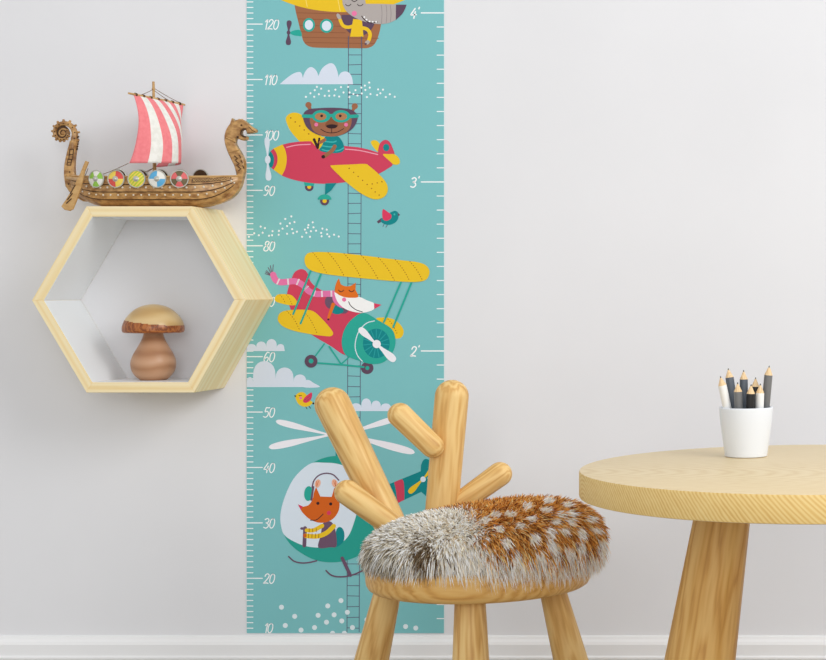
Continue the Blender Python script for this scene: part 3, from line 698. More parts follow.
for a in ((236.5, 121), (239.3, 120), (242.2, 120)): m.ball(P(a[0], a[1], dS), .0022, 8, 5, 1)
m.ball(P(254.8, 129.8, dS - .004), .0022, 8, 5, 1)
for k in range(3):
    b = (236.6 + 1.7 * k, 158.4 + 5.2 * k)
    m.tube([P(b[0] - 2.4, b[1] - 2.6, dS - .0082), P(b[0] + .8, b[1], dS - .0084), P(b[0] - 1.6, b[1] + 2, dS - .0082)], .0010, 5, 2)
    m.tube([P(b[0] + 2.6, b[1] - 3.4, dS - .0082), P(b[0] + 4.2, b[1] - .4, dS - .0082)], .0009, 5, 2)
m.ball(P(237.8, 137, dS - .0076), .0022, 8, 5, 2)
m.tube([P(228, 152.2, dS - .008), P(234, 151, dS - .0088), P(239.8, 149.6, dS - .008)], .0011, 6, 1)
m.build('dragon_prow', [mat_ship, mat_lightwood, mat_shipd], ship, label='carved dragon-head prow with open mouth')
# stern post with scroll
post = cr([(66.4, 186), (65, 176), (65.2, 166), (67, 156), (69.3, 147)], 3) + [(71, 141), (78.4, 139)] + cr([(77.4, 145), (75.8, 154), (74.9, 164), (75.2, 174), (78, 184), (84, 194), (92, 202)], 3) + [(84, 201.5), (75.6, 196.6), (70, 191.6)]
m = MB(); extr(post, Yc - .006, Yc + .006, m)
sc_c = (62.8, 133.2)
sp = []
NSp = 60
for k in range(NSp + 1):
    a = -.42 + (2 * PI * 2.3) * k / NSp                # starts at the right, over the top, anticlockwise in the picture
    r = 12.8 * math.exp(-.135 * (a + .42)) if k > 0 else 12.6
    sp.append((sc_c[0] + r * math.cos(a), sc_c[1] - r * math.sin(a), r))
pts = [P(73.8, 148, dS)] + [P(a, b, dS) for a, b, r in sp]
m.tube(pts, [.0060] + [max(.0016, r * .25 / 565) for a, b, r in sp], 8, 0, flat=1.15)
for k in range(0, 31, 2):                               # teeth round the outside, each a stub with a dark gap stud inside
    a, b, r = sp[k]; q = 1 + .42; c = (sc_c[0] + (a - sc_c[0]) * q, sc_c[1] + (b - sc_c[1]) * q)
    m.tube([P(sc_c[0] + (a - sc_c[0]) * 1.18, sc_c[1] + (b - sc_c[1]) * 1.18, dS), P(c[0], c[1], dS)], [.0027, .0018], 6, 0)
    for dd in (-1, 1): m.ball(P(a, b, dS + dd * r * .27 / 565 * .95), .0013, 6, 4, 1)
for k in range(1, 7):
    m.tube([P(76.5 + .3 * math.sin(k), 141 + 2.4 * k - 6, dS), P(79.4 - .25 * k, 140.2 + 2.4 * k - 6, dS)], [.0022, .0013], 6, 1)
m.ball(P(sc_c[0], sc_c[1], dS), .0034, 10, 6, 0)
m.lathe([(0, -.0008), (.0132, -.0008), (.0138, 0), (.0132, .0008), (0, .0008)], 24, 1, xf=lambda v: P(sc_c[0] - .6, sc_c[1], dS) + Vector((v.x, v.z, v.y)))
for (x, y, h) in ((71.2, 154.5, 5.2), (69.4, 162.2, 3.0)):
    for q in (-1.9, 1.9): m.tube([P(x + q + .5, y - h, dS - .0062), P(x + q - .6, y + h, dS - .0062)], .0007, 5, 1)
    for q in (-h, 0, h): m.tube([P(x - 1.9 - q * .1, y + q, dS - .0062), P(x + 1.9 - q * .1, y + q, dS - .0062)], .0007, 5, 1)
for (x, y) in ((69.8, 172), (68.6, 184), (72, 188)): m.ball(P(x, y, dS - .0058), .0015, 8, 5, 1)
m.build('stern_post', [mat_ship, mat_shipd], ship, label='tall stern post ending in a toothed scroll')
# mast, yard, sail
m = MB(); m.tube([P(154.6, 196, dS), P(154.4, 140, dS), P(153.4, 81.6, dS)], [.0034, .003, .0021], 10); m.ball(P(153.5, 89, dS), .0032, 8, 5); m.build('mast', mat_lightwood, ship)
yN, yF = P(128.6, 93.2, 2.932), P(184.6, 104.8, 3.085)
m = MB(); m.tube([yN, (yN * .5 + yF * .5), yF], [.0018, .0024, .0018], 8)
for k in range(7):
    c = yN.lerp(yF, .12 + .78 * k / 6); m.tube([c - (yF - yN).normalized() * .002, c + (yF - yN).normalized() * .002], .0032, 8, 1)
m.build('yard', [mat_lightwood, mat_shipd], ship)
tN, tF = yN.lerp(yF, .085), yN.lerp(yF, .97)
bN, bF = P(128.6, 163.2, 2.937), P(155, 167.2, 3.065)
m = MB(); NU, NV = 72, 28
def sailp(u, v):
    top = tN.lerp(tF, u); bot = bN.lerp(bF, u)
    p = top.lerp(bot, v)
    edge = .0125 * math.sin(PI * min(1, v * .98)) ** .9
    belly = .066 * math.sin(PI * u) ** .85 * v ** .74
    p.x += edge * (1 - .3 * math.sin(PI * u)) + belly
    p.z += .0030 * math.sin(PI * u) * v
    p.x += .0009 * math.sin(7 * v + 9 * u) * math.sin(PI * v)
    return p
V = [sailp(i / NU, j / NV) for i in range(NU + 1) for j in range(NV + 1)]
for i in range(NU):
    for j in range(NV):
        a = i * (NV + 1) + j
        m.F.append((a, a + 1, a + NV + 2, a + NV + 1)); m.M.append(int((i / NU) * 9) % 2)
m.V = V
o = m.build('sail', [mat_sred, mat_swht], ship)
sd = o.modifiers.new('cloth', 'SOLIDIFY'); sd.thickness = .0007; sd.offset = 0
# ropes
for a, b in ((P(153.6, 88, dS), yN.lerp(yF, .97)), (P(153.6, 90, dS), yN.lerp(yF, .76)), (P(153.6, 89, dS), yN.lerp(yF, .18)), (bN, hs(.21, 1, -1)), (P(153.6, 168, 3.0), hs(.42, 1, -1)), (P(88, 168.5, 2.955), hs(.13, 1, -1)), (bF, hs(.30, 1, 1))):
    mid = (Vector(a) + Vector(b)) / 2 - Vector((0, 0, .0012)); m = MB(); m.tube(cr([a, mid, b], 4), .00055, 5); m.build('rope', mat_rope, ship)
# shields
SHC = {k: base_mat('shield_' + k, v, .45, spec=.4) for k, v in dict(green=(150, 200, 80), white=(236, 234, 226), red=(222, 86, 78), yellow=(240, 212, 92), lime=(182, 204, 56), blue=(92, 172, 216), coral=(224, 104, 104), olive=(110, 96, 66)).items()}
def shield(t, side, pat, label):
    base = hs(t, .86, side, .0022); nrm = None
    e = hs(t + .02, .86, side) - hs(t - .02, .86, side); ex = e.normalized(); nn = ex.cross(Vector((0, 0, 1))).normalized()
    if nn.y * side < 0: nn = -nn
    ez = nn.cross(ex); ez = ez if ez.z > 0 else -ez
    R = .0158; off = Vector((0, 0, .003 if side < 0 else .0115))
    W = lambda x, z, h: base + off + ex * x + ez * z + nn * h
    m = MB(); mats = []
    def mi(k):
        if k not in mats: mats.append(k)
        return mats.index(k)
    N = 96 if pat[0] == 'stripe' else 36
    rr = [.0, .35, .7, .9] if pat[0] != 'stripe' else [0] + [.25 + .65 * q / 12 for q in range(13)]
    for j in range(len(rr) - 1):
        for k in range(N):
            a0, a1 = 2 * PI * k / N, 2 * PI * (k + 1) / N
            am = (a0 + a1) / 2; r0, r1 = rr[j] * R, rr[j + 1] * R
            h0, h1 = .003 * (1 - rr[j] ** 2), .003 * (1 - rr[j + 1] ** 2)
            if pat[0] == 'sect':
                cnt = pat[1]; key = pat[2][int(((am + pat[3]) % (2 * PI)) / (2 * PI / cnt)) % len(pat[2])]
            elif pat[0] == 'stripe':
                x = math.cos(am) * (r0 + r1) / 2; z = math.sin(am) * (r0 + r1) / 2
                key = 'yellow' if int((x - z + 1) / .0034) % 2 else 'lime'
            p = [W(r * math.cos(a), r * math.sin(a), h) for r, h, a in ((r0, h0, a0), (r1, h1, a0), (r1, h1, a1), (r0, h0, a1))]
            if j == 0: m.add([p[0], p[1], p[2]], [(0, 1, 2)], mi(key))
            else: m.add(p, [(0, 1, 2, 3)], mi(key))
    # back plate and rim
    m.add([W(.9 * R * math.cos(2 * PI * k / N), .9 * R * math.sin(2 * PI * k / N), -.0008) for k in range(N)], [tuple(range(N))], mi('back'))
    V = []; Fc = []
    for k in range(N):
        a = 2 * PI * k / N
        for r, h in ((.86, .0006), (.9, .0016), (.97, .0016), (1, .0004), (.97, -.001), (.88, -.001)): V.append(W(r * R * math.cos(a), r * R * math.sin(a), h))
    for k in range(N):
        for j in range(6): Fc.append((k * 6 + j, k * 6 + (j + 1) % 6, ((k + 1) % N) * 6 + (j + 1) % 6, ((k + 1) % N) * 6 + j))
    m.add(V, Fc, mi('rim'))
    o = m.build('shield', [mat_shipd if x == 'back' else mat_steel if x == 'rim' else SHC[x] for x in mats], ship, origin=base, label=label)
    bm_ = MB(); c = base + off
    bm_.lathe([(.0050, .0012), (.0050, .0026), (.0038, .003), (.0034, .0046), (.002, .0056), (0, .006)], 16, xf=lambda v: c + ex * v.x + ez * v.y + nn * (v.z + .0004))
    bm_.build('boss', mat_steel, o)
pats = [(('sect', 6, ['green', 'white'], 0), 'green and white shield'), (('sect', 4, ['red', 'yellow'], 0), 'red and yellow shield'), (('stripe',), 'lime and yellow striped shield'),
        (('sect', 4, ['white', 'blue'], 0), 'blue and white shield'), (('sect', 6, ['coral', 'olive'], 0), 'red and dark olive shield')]
def t_of(px):                                          # station where the near gunwale meets that picture column
    lo, hi_ = 0.0, 1.0
    for _ in range(40):
        mid = (lo + hi_) / 2; p = hs(mid, .9, -1, .003); q = VX + (p.x - CX) / (p.y + D) * F
        lo, hi_ = (mid, hi_) if q < px else (lo, mid)
    return lo
tsh = [t_of(v) for v in (96.4, 116, 136.5, 157.3, 179.4)]
for t, (p, l) in zip(tsh, pats): shield(t, -1, p, l)
for t, (p, l) in zip(tsh, pats): shield(t, 1, p, None)
# steering oar
m = MB()
dO = dS - .050
extr([(85.6, 160.8), (88.8, 162), (85.2, 171), (83.4, 178), (81.8, 186), (77.4, 199), (73.4, 209.2), (70, 211), (64.8, 209.8), (61.6, 206.4), (66, 200), (71.6, 191), (75.6, 183), (79.4, 176)], -D + dO - .0026, -D + dO + .0026, m, 0, dO, .001)
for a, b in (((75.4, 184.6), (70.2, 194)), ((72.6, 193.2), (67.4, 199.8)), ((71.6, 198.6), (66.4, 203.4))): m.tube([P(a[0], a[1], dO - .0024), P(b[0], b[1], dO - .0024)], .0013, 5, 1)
m.tube([P(67.6, 177.6, dS - .006), P(72, 178.4, dS - .022), P(79.4, 179, dO)], .0032, 8, 0)
m.build('steering_oar', [mat_lightwood, mat_shipd], ship)

# ------------------------------------------------------------------ table
tk = 2.35
TOP = CZ - .2404; TX = CX - .0525; TY = -D + tk; TR = .3315; TT = .0362
mat_tabe = wood('ash_end_grain', (240, 212, 146), (230, 194, 120), (204, 156, 82), rough=.45, ring=75, zs=.04, dist=2.5, streak=140, fine=.35, rot=(0, math.radians(48), math.radians(10)), spec=.3, off=.21, ringfac=.75)
mat_tab = wood('ash_table', (228, 208, 168), (222, 200, 156), (208, 178, 126), rough=.42, ring=44, zs=.06, dist=3.0, streak=110, fine=.35, rot=(math.radians(14), math.radians(76), math.radians(20)), spec=.3, off=.13, ringfac=.72)  # top face toned down against strong overhead light; rim keeps warmer end grain
mat_leg = wood('varnished_oak', (230, 188, 116), (212, 162, 88), (164, 106, 46), rough=.42, ring=28, zs=.08, dist=8, streak=150, fine=.42, spec=.35, ringfac=.68)
table = thing('round_table', 'low round ash table with splayed legs, at the right of the furry stool', 'table', (TX, TY, 0))
o_ = Vector((TX, TY, TOP - TT))
prof = [(0, 0), (TR - .003, 0), (TR - .0008, .0008), (TR, .003), (TR, TT - .003), (TR - .0008, TT - .0008), (TR - .003, TT), (0, TT)]
m = MB(); m.lathe(prof, 160); 
for i, f in enumerate(m.F):                            # end grain shows round the rim
    zz = [m.V[j].z for j in f]; rr_ = [math.hypot(m.V[j].x, m.V[j].y) for j in f]
    m.M[i] = 1 if (min(rr_) > TR - .0009 and max(zz) < TT - .0005) else 0
mesh('tabletop', m.V, m.F, [mat_tab, mat_tabe], table, o_, m.M, True, local=True)
def rod(name, p0, p1, r0, r1, mat, parent, cap0='flat', cap1='flat', n=36, label=None, knots=None):
    """tapering rod from p0 to p1; grain along it"""
    p0, p1 = Vector(p0), Vector(p1); L = (p1 - p0).length
    prof = []
    if cap0 == 'flat': prof += [(0, 0), (r0 - .002, 0), (r0, .002)]
    else: prof += [(0, -r0)] + [(r0 * math.sin(a), -r0 * math.cos(a)) for a in [PI / 2 * k / 9 for k in range(1, 10)]]
    for k in range(1, 9): prof.append((r0 + (r1 - r0) * k / 9, L * k / 9))
    if cap1 == 'flat': prof += [(r1, L - .002), (r1 - .002, L), (0, L)]
    else: prof += [(r1 * math.cos(a), L + r1 * math.sin(a)) for a in [PI / 2 * k / 9 for k in range(0, 9)]] + [(0, L + r1)]
    m = MB(); m.lathe(prof, n)
    q = (p1 - p0).normalized().to_track_quat('Z', 'Y')
    return mesh(name, m.V, m.F, mat, parent, p0, m.M, True, local=True, quat=q, label=label)
for ang in (180, 60, 300):
    c, s_ = math.cos(math.radians(ang)), math.sin(math.radians(ang))
    rod('leg', (TX + .2000 * c, TY + .2000 * s_, .0), (TX + .1325 * c, TY + .1325 * s_, TOP - TT), .0590, .0373, mat_leg, table)

# ------------------------------------------------------------------ cup and pencils
mat_cup = base_mat('white_ceramic', (228, 233, 240), .35, spec=.45)
dC = 2.486; cc = Vector((P(746.1, 0, dC).x, -D + dC, TOP + .0004)); ck = dC / F
cup = thing('pencil_cup', 'white ceramic cup of pencils standing on the round table', 'cup', cc)
outer = cr([(21.0, .6), (22.4, 10), (24.4, 24), (26.2, 38), (27.0, 48.6)], 5)
prof = [(0, 0), (20.2, 0)] + outer + [(26.6, 49.2), (25.6, 49.2), (25.2, 48.6)] + [(24.4, 38), (22.6, 24), (20.6, 10), (19.6, 3), (0, 3)]
m = MB(); m.lathe([(r * ck, z * ck) for r, z in prof], 56, xf=lambda v: v + cc); m.build('body', mat_cup, cup)
cup_in = 3 * ck
mat_pw = wood('cedar_tip', (236, 208, 166), (226, 194, 148), (206, 170, 122), rough=.6, ring=120, streak=300)
mat_lead = base_mat('graphite', (60, 58, 60), .4)
pencil_m = {'white': base_mat('pencil_white', (238, 238, 236), .35), 'grey': base_mat('pencil_grey', (112, 113, 114), .38), 'dark': base_mat('pencil_slate', (84, 92, 102), .38), 'black': base_mat('pencil_black', (22, 22, 24), .35)}
def cpx(x, y, d): return P(700 + x / 5.5, 350 + y / 5.5, d)
def pencil(tip, foot, col, r, label):
    tip, foot = Vector(tip), Vector(foot); L = (tip - foot).length; q = (tip - foot).normalized().to_track_quat('Z', 'Y')
    t = thing('pencil', label, 'pencil', foot, 'pencils in the white cup')
    R = q.to_matrix()
    xf = lambda v: R @ v + foot
    hb = L - .0138
    m = MB(); m.lathe([(0, 0), (r - .0005, 0), (r, .0006), (r, hb - .001), (r * .99, hb), (0, hb)], 14, xf=xf); m.build('barrel', pencil_m[col], t)
    m = MB(); m.lathe([(r * .985, hb + .00001), (r * .97, hb + .0004), (.0012, L - .0026), (0, L - .0026)], 14, xf=xf); m.build('wooden_point', mat_pw, t)
    m = MB(); m.lathe([(.0011, L - .0026), (.0004, L), (0, L)], 10, xf=xf); m.build('lead', mat_lead, t)
zf = cc.z + cup_in + .0006
def foot(x, dd): 
    p = cpx(x, 0, dC + dd); return (p.x, p.y, zf)
pr_ = .0062
pencil(cpx(112, 143, dC - .021), foot(204, -.010), 'white', pr_, 'white pencil leaning out at the left of the cup')
pencil(cpx(155, 100, dC + .012), foot(222, .008), 'dark', pr_, 'slate pencil behind the white one that leans left')
pencil(cpx(207, 177, dC - .024), foot(222, -.020), 'grey', pr_, 'short grey pencil at the front of the cup, left of the black one')
pencil(cpx(240, 110, dC + .018), foot(246, .016), 'dark', pr_, 'tall slate pencil at the back, directly behind the short front ones')
pencil(cpx(281, 188, dC - .026), foot(268, -.023), 'black', pr_, 'short black pencil at the front of the cup, middle of the low row')
pencil(cpx(306, 150, dC + .010), foot(292, .010), 'black', pr_, 'black pencil mostly hidden behind the short black and white ones')
pencil(cpx(332, 184, dC - .018), foot(318, -.014), 'white', pr_, 'short upright white pencil beside the black one at the front')
pencil(cpx(381, 86, dC - .001), foot(338, .006), 'grey', pr_, 'tallest grey pencil standing at the right edge of the cup')

# ------------------------------------------------------------------ deer stool
dT = 2.6
mat_st = wood('honey_oak', (238, 204, 138), (220, 176, 106), (172, 114, 54), rough=.46, ring=30, zs=.10, dist=9, streak=150, fine=.42, spec=.3, ringfac=.7)
mat_seat = wood('honey_oak_seat', (230, 190, 120), (214, 164, 90), (166, 108, 48), rough=.45, ring=28, zs=.12, dist=7, streak=150, fine=.42, spec=.3, rot=(0, PI / 2, .5), ringfac=.6)
SX, SY = P(478.0, 0, dT).x, -D + dT + .012
ZB, ZT = .2605, .3057
stool = thing('antler_stool', 'honey oak child stool with an antler backrest, standing in front of the height chart', 'stool', (SX, SY, 0))
SA, SB, SR = .1690, .170, math.radians(20)
def oval(a, k=1.0, da=0.0):
    x, y = (SA + da) * k * math.cos(a), (SB + da) * k * math.sin(a)
    return Vector((x * math.cos(SR) - y * math.sin(SR), x * math.sin(SR) + y * math.cos(SR), 0))
rings = [(0, -.0, 0)]
V = []; Fc = []; NA = 96
lev = [(-.016, 0.0), (-.009, .0012), (-.004, .0045), (-.001, .010), (0, .016), (0, .038), (-.0015, .0425), (-.004, .045)]
for da, z in lev: V += [oval(2 * PI * k / NA, 1, da) + Vector((0, 0, z)) for k in range(NA)]
for j in range(len(lev) - 1):
    for k in range(NA): Fc.append((j * NA + k, j * NA + (k + 1) % NA, (j + 1) * NA + (k + 1) % NA, (j + 1) * NA + k))
Fc.append(tuple(range(NA))); Fc.append(tuple(range((len(lev) - 1) * NA, len(lev) * NA)))
mesh('seat', V, Fc, mat_seat, stool, (SX, SY, ZB), None, True, local=True)
# legs: left, front, right
def legp(px0, py0, px1, py1, d0, d1, w0, w1):
    a, b = P(px0, py0, d0), P(px1, py1, d1)
    dirv = (b - a)
    ft = a + dirv * (a.z / (a.z - b.z)); tp = a + dirv * ((a.z - ZB) / (a.z - b.z))
    r = lambda z: (w0 + (w1 - w0) * (a.z - z) / (a.z - b.z)) / 2 / F * (d0 + (d1 - d0) * (a.z - z) / (a.z - b.z))
    return ft, tp, r(0), r(ZB)
for args in ((386, 599, 371.7, 660, 2.66, 2.672, 27.2, 33.6), (470.1, 604, 470.8, 660, 2.50, 2.482, 30.8, 36.2), (554.3, 597, 570.6, 660, 2.66, 2.672, 26.6, 33.6)):
    ft, tp, r0, r1 = legp(*args)
    rod('leg', (ft.x, ft.y, .0), tp, r0, r1, mat_st, stool)
# antlers
dA = 2.722
def br(name, a, b, da, db, ra, rb, label, c0='round', c1='round'):
    A, B = P(a[0], a[1], da), P(b[0], b[1], db)
    return rod(name, A, B, ra / F * da, rb / F * db, mat_st, stool, c0, c1, label=label)
br('antler', (404, 553), (332.6, 404.6), dA - .01, dA + .01, 15.2, 17.4, 'thick left antler', 'flat')
br('antler', (437.6, 556), (451.8, 396.4), dA + .020, dA + .028, 15.8, 16.6, 'thick right antler', 'flat')
br('antler_tine', (400, 531), (347, 492.2), dA - .020, dA - .050, 11.4, 12.4, 'short tine beside the left antler')
br('antler_tine', (432.6, 446.6), (400, 415), dA - .010, dA - .020, 11.4, 12.2, 'short tine pointing up left from the right antler')
br('antler_tine', (446, 513), (499.8, 474.2), dA + .028, dA + .046, 10.8, 12.2, 'short tine pointing right from the right antler')

# ------------------------------------------------------------------ fur cushion
CXc, CYc = SX + .0126, SY - .016
CA, CB = .174, .149
def cush(a, r, z):
    """a angle, r 0..1, z height fraction"""
    x, y = CA * r * math.cos(a), CB * r * math.sin(a)
    X = x * math.cos(SR) - y * math.sin(SR); Yv = x * math.sin(SR) + y * math.cos(SR)
    h = .074 * (1 + .22 * X / CA + .06 * Yv / CB)
    return Vector((CXc + X, CYc + Yv, ZT + .0005 + h * z))
prof = cr([(0.0, 1.0), (.3, .99), (.55, .95), (.75, .86), (.9, .70), (.98, .5), (1.0, .33), (.97, .14), (.9, .02)], 4) + [(.85, 0), (.0, 0)]
V = []; Fc = []; NA = 72; rings = []
for r, z in prof:
    if r < 1e-6: V.append(cush(0, 0, z)); rings.append([len(V) - 1])
    else: rings.append(list(range(len(V), len(V) + NA))); V += [cush(2 * PI * k / NA, r, z) for k in range(NA)]
for j in range(len(rings) - 1):
    a, b = rings[j], rings[j + 1]
    for k in range(NA):
        k2 = (k + 1) % NA
        if len(a) == 1: Fc.append((a[0], b[k], b[k2]))
        elif len(b) == 1: Fc.append((a[k], a[k2], b[0]))
        else: Fc.append((a[k], a[k2], b[k2], b[k]))
mat_hide = noisy('hide', (216, 190, 150), (232, 214, 184), (30, 30, 30), .9, 3)
cushion = mesh('fur_cushion', V, Fc, mat_hide, None, (CXc, CYc, ZT), None, True)
cushion['label'] = 'spotted brown and white fur cushion lying on the antler stool seat'; cushion['category'] = 'cushion'
# fur strands
me = cushion.data; me.calc_loop_triangles()
co = np.array([v.co for v in me.vertices]); tris = np.array([t.vertices[:] for t in me.loop_triangles])
vn = np.array([v.normal for v in me.vertices])
A_, B_, C_ = co[tris[:, 0]], co[tris[:, 1]], co[tris[:, 2]]
fn = np.cross(B_ - A_, C_ - A_); ar = np.linalg.norm(fn, axis=1) / 2
cz = (A_[:, 2] + B_[:, 2] + C_[:, 2]) / 3
ar = np.where(cz < .002, 0, ar)
N = 40000
idx = rng.choice(len(tris), N, p=ar / ar.sum())
u, v = rng.random(N), rng.random(N); fl = u + v > 1; u[fl] = 1 - u[fl]; v[fl] = 1 - v[fl]
root = A_[idx] * (1 - u - v)[:, None] + B_[idx] * u[:, None] + C_[idx] * v[:, None]
nr = vn[tris[idx, 0]] * (1 - u - v)[:, None] + vn[tris[idx, 1]] * u[:, None] + vn[tris[idx, 2]] * v[:, None]
nr /= np.linalg.norm(nr, axis=1)[:, None]
if (nr[:, 2].mean() < 0): nr = -nr
lx_ = root[:, 0] / CA; ly_ = root[:, 1] / CB; lz_ = root[:, 2] / .074
W_ = root + np.array([CXc, CYc, ZT])
dep = W_[:, 1] + D; ppx = VX + (W_[:, 0] - CX) / dep * F; ppy = VY - (W_[:, 2] - CZ) / dep * F
def vnoise(x, y, f, seed):
    r2 = np.random.default_rng(seed); ph = r2.random((6, 3)) * 6.28; fx = (r2.random(6) - .5) * 2 * f; fy = (r2.random(6) - .5) * 2 * f
    return sum(np.sin(x * fx[i] + y * fy[i] + ph[i, 0]) for i in range(6)) / 6
Ln = (.0132 + .0040 * np.clip((lx_ + .4) / .6, 0, 1)) * (.65 + .6 * rng.random(N)) * (1 + (.20 + .06 * (lx_ > .1)) * np.clip((.5 - lz_) / .3, 0, 1))
bl = np.clip((lx_ + .55) / .6, 0, 1)[:, None]; bl = bl * bl * (3 - 2 * bl)
comb = bl * np.array([.55, -.45, -.75]) + (1 - bl) * np.array([-.25, -.35, -.55])
tg = comb - (comb * nr).sum(1)[:, None] * nr
dirv = nr * np.where(lx_ < -.3, .62, .40)[:, None] + tg * .85 + rng.standard_normal((N, 3)) * .36
dirv /= np.linalg.norm(dirv, axis=1)[:, None]
W_ = W_ + dirv * (Ln * .7)[:, None]                    # the colour that shows is the colour of the strand's outer part
dep = W_[:, 1] + D; ppx = VX + (W_[:, 0] - CX) / dep * F; ppy = VY - (W_[:, 2] - CZ) / dep * F
n1 = vnoise(lx_, ly_ + lz_ * .7, 14, 3); n2 = vnoise(lx_, ly_ - lz_ * .5, 30, 5)
front = nr[:, 1] < .15
# zones (pigment): s<0 pale grey rump, s>0 russet back
low = np.clip((.62 - lz_) / .45, 0, 1) * np.where(nr[:, 2] < .75, 1, .0)
s_z = (lx_ + .20) + .55 * np.clip(ly_, -1, 1) * np.where(ly_ > 0, 1.5, .7) - .18 * low + .10 * n1
russet = np.clip(s_z / .22 + .5, 0, 1)
belly = np.clip((.40 - lz_) / .16 + .25 * n1, 0, 1) * (lx_ > -.55)
grey_mix = np.clip(.55 + .5 * n2 - .5 * (lx_ < -.75), 0, 1)
spots = np.array([(484, 517), (499, 526), (520, 523), (507, 541), (517, 557), (541, 556), (535, 537), (551, 531), (565, 528), (552, 543), (557, 550), (571, 551), (582, 546), (583, 531), (597, 527), (604, 542), (527, 503), (546, 507), (562, 512), (574, 511), (592, 516), (532, 516), (556, 519), (510, 511), (572, 519), (495, 512), (568, 502), (548, 498), (470, 519)])
dsp = np.full(N, 99.0)
for q in spots:
    k = 1.0 if q[1] > 530 else 1.5
    dsp = np.minimum(dsp, np.hypot((ppx - q[0]) / (5.6 if q[1] > 512 else 6.0), (ppy - q[1]) * k / (6.8 if q[1] > 530 else 5.2)))
bx = (np.mod(lx_ * 7 + 3 * ly_, 2) - 1); by = (np.mod(ly_ * 8 - lz_ * 4, 2) - 1)
dsp = np.where(nr[:, 1] > .35, np.hypot(bx, by) / .45, dsp)
spot = (dsp < .96 + .14 * rng.standard_normal(N)) & (russet > .6)
dark_patch = np.exp(-(((lx_ + .33) / .12) ** 2 + ((lz_ - .36) / .22) ** 2)) * (nr[:, 1] < -.2)
col = np.zeros((N, 3))
cl = lambda c: np.array(lin(c))
r1 = rng.random(N)
pal_r = [cl((208, 140, 60)), cl((232, 178, 96)), cl((136, 72, 28)), cl((246, 212, 150))]
pal_g = [cl((246, 243, 236)), cl((222, 214, 196)), cl((140, 126, 104)), cl((250, 248, 244))]
pal_w = [cl((244, 240, 232)), cl((236, 226, 208)), cl((216, 198, 168)), cl((248, 246, 242))]
def pick(pal, pr):
    c = np.array(pal)[np.searchsorted(np.cumsum(pr), rng.random(N)).clip(0, 3)]; return c
cr_ = pick(pal_r, [.40, .26, .24, .10]); cg_ = pick(pal_g, [.36, .32, .14, .18]); cw_ = pick(pal_w, [.45, .2, .1, .25])
mid_white = np.clip(1 - np.abs(s_z + .22) / .26, 0, 1) * (nr[:, 1] < .3)
col = np.where((rng.random(N) < russet)[:, None], cr_, cg_)
col = np.where((rng.random(N) < mid_white * .8)[:, None], cw_, col)
col = np.where((rng.random(N) < belly * .95)[:, None] , cw_, col)
col = np.where((spot)[:, None], cw_, col)
col = np.where((rng.random(N) < dark_patch * .8)[:, None], cl((112, 90, 64))[None], col)
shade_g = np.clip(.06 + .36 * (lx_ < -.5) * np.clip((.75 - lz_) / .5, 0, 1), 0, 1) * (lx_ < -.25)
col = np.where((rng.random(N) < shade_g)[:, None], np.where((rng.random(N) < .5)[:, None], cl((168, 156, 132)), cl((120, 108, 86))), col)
col = col * (.84 + .30 * rng.random(N) ** .7)[:, None]
side = np.cross(dirv, rng.standard_normal((N, 3))); side /= np.linalg.norm(side, axis=1)[:, None]
side2 = np.cross(dirv, side)
wid = .00086 * (.8 + .5 * rng.random(N))
root = root - nr * .0012
levels = [0, .36, .7, 1.0]; wl = [1.0, .95, .7, 0.0]
for (pa, pb, rr0) in ((P(404, 553, dA - .01), P(332.6, 404.6, dA + .01), .026), (P(437.6, 556, dA + .020), P(451.8, 396.4, dA + .028), .026), (P(400, 531, dA - .02), P(347, 492.2, dA - .05), .020)):
    pa, pb = np.array(pa) - np.array([CXc, CYc, ZT]), np.array(pb) - np.array([CXc, CYc, ZT]); ax = pb - pa; ll = ax @ ax
    for fr in (.3, 1.0):                                # strands stop at the antlers instead of running through them
        q = root + dirv * (Ln * fr)[:, None]; tt = np.clip((q - pa) @ ax / ll, 0, 1)
        Ln = np.where(np.linalg.norm(q - pa - tt[:, None] * ax, axis=1) < rr0, .0012, Ln)
bend = tg * .35 + np.where((lz_ < .4)[:, None], np.array([0, 0, -.95]), np.array([0, 0, -.30]))
VV = np.zeros((N, 10, 3)); 
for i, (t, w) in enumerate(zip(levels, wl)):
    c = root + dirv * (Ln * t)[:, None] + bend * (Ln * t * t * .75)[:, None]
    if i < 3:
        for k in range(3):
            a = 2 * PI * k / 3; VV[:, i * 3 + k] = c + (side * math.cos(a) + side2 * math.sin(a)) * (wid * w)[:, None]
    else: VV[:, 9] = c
VV[:, :, 2] = np.where(VV[:, :, 2] < -.040, -.040, VV[:, :, 2])
quads = [(0, 1, 4, 3), (1, 2, 5, 4), (2, 0, 3, 5), (3, 4, 7, 6), (4, 5, 8, 7), (5, 3, 6, 8)]; tr3 = [(6, 7, 9), (7, 8, 9), (8, 6, 9)]
loops = np.array([x for q in quads for x in q] + [x for q in tr3 for x in q])
allv = VV.reshape(-1, 3).astype(np.float32)
fl_ = (loops[None, :] + (np.arange(N) * 10)[:, None]).ravel().astype(np.int32)
starts1 = np.array([0, 4, 8, 12, 16, 20, 24, 27, 30]); nl = len(loops)
ls = (starts1[None, :] + (np.arange(N) * nl)[:, None]).ravel().astype(np.int32)
fm = bpy.data.meshes.new('fur')
fm.vertices.add(len(allv)); fm.vertices.foreach_set('co', allv.ravel())
fm.loops.add(len(fl_)); fm.loops.foreach_set('vertex_index', fl_)
fm.polygons.add(len(ls)); fm.polygons.foreach_set('loop_start', ls)
fm.update(calc_edges=True); fm.validate()
fm.polygons.foreach_set('use_smooth', np.zeros(len(ls), dtype=bool))
at = fm.color_attributes.new('pigment', 'FLOAT_COLOR', 'POINT')
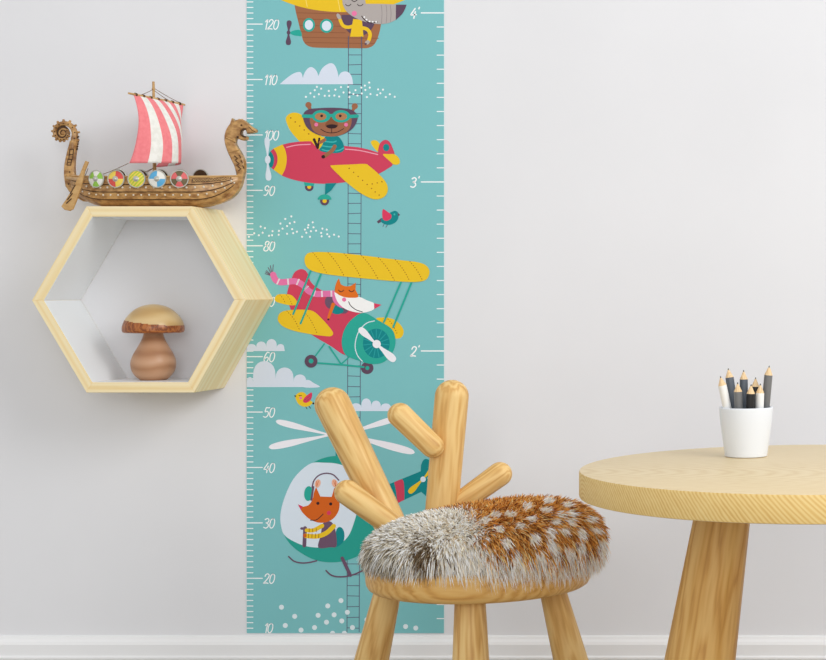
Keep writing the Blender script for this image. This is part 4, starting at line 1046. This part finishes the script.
tipf = np.array([.9] * 3 + [1.0] * 3 + [1.1] * 3 + [1.15])
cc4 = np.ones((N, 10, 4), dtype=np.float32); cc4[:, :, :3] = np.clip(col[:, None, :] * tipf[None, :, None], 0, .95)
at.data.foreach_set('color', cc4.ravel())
mat_fur = base_mat('deer_fur', (200, 160, 110), .55, spec=.25)
a_ = nd(mat_fur, 'ShaderNodeAttribute'); a_.attribute_name = 'pigment'
lk(mat_fur, a_.outputs['Color'], mat_fur.node_tree.nodes['Principled BSDF'].inputs['Base Color'])
tr_ = nd(mat_fur, 'ShaderNodeBsdfTranslucent'); mxs = nd(mat_fur, 'ShaderNodeMixShader'); mxs.inputs[0].default_value = .08
lk(mat_fur, a_.outputs['Color'], tr_.inputs['Color']); lk(mat_fur, mat_fur.node_tree.nodes['Principled BSDF'].outputs[0], mxs.inputs[1]); lk(mat_fur, tr_.outputs[0], mxs.inputs[2])
lk(mat_fur, mxs.outputs[0], mat_fur.node_tree.nodes['Material Output'].inputs['Surface'])
fm.materials.append(mat_fur)
fo = bpy.data.objects.new('fur', fm); COL.objects.link(fo); fo.parent = cushion

# ------------------------------------------------------------------ light and camera
w = bpy.data.worlds.new('daylight'); scene.world = w; w.use_nodes = True
bg = w.node_tree.nodes['Background']; bg.inputs['Color'].default_value = (.985, .99, 1.0, 1); bg.inputs['Strength'].default_value = .68
def area(name, loc, target, sx_, sy_, power, color=(1, 1, 1)):
    l = bpy.data.lights.new(name, 'AREA'); l.shape = 'RECTANGLE'; l.size = sx_; l.size_y = sy_; l.energy = power; l.color = color
    o = bpy.data.objects.new(name, l); COL.objects.link(o); o.location = loc
    o.rotation_euler = (Vector(target) - Vector(loc)).to_track_quat('-Z', 'Y').to_euler(); return o
area('window_daylight', (3.4, -2.6, 2.7), (.1, -.1, .9), 1.8, 1.8, 75, (.985, .99, 1))
area('fill_behind_camera', (1.4, -6.5, 1.9), (.2, 0, .6), 2.6, 1.8, 60, (.99, .995, 1))  # added fill light behind the camera, lifts fur and other front faces

cam = bpy.data.cameras.new('camera'); co_ = bpy.data.objects.new('camera', cam); COL.objects.link(co_)
co_.location = (CX, -D, CZ); co_.rotation_euler = (PI / 2, 0, 0)
cam.sensor_fit = 'HORIZONTAL'; cam.sensor_width = 36; cam.lens = F / 826 * 36
cam.shift_x = (413 - VX) / 826; cam.shift_y = -(330 - VY) / 826
cam.clip_start = .05; cam.clip_end = 50
scene.camera = co_
scene.cycles.diffuse_bounces = 10; scene.cycles.max_bounces = 14
scene.view_settings.view_transform = 'Standard'; scene.view_settings.look = 'None'
scene.view_settings.exposure = .15; scene.view_settings.gamma = 1
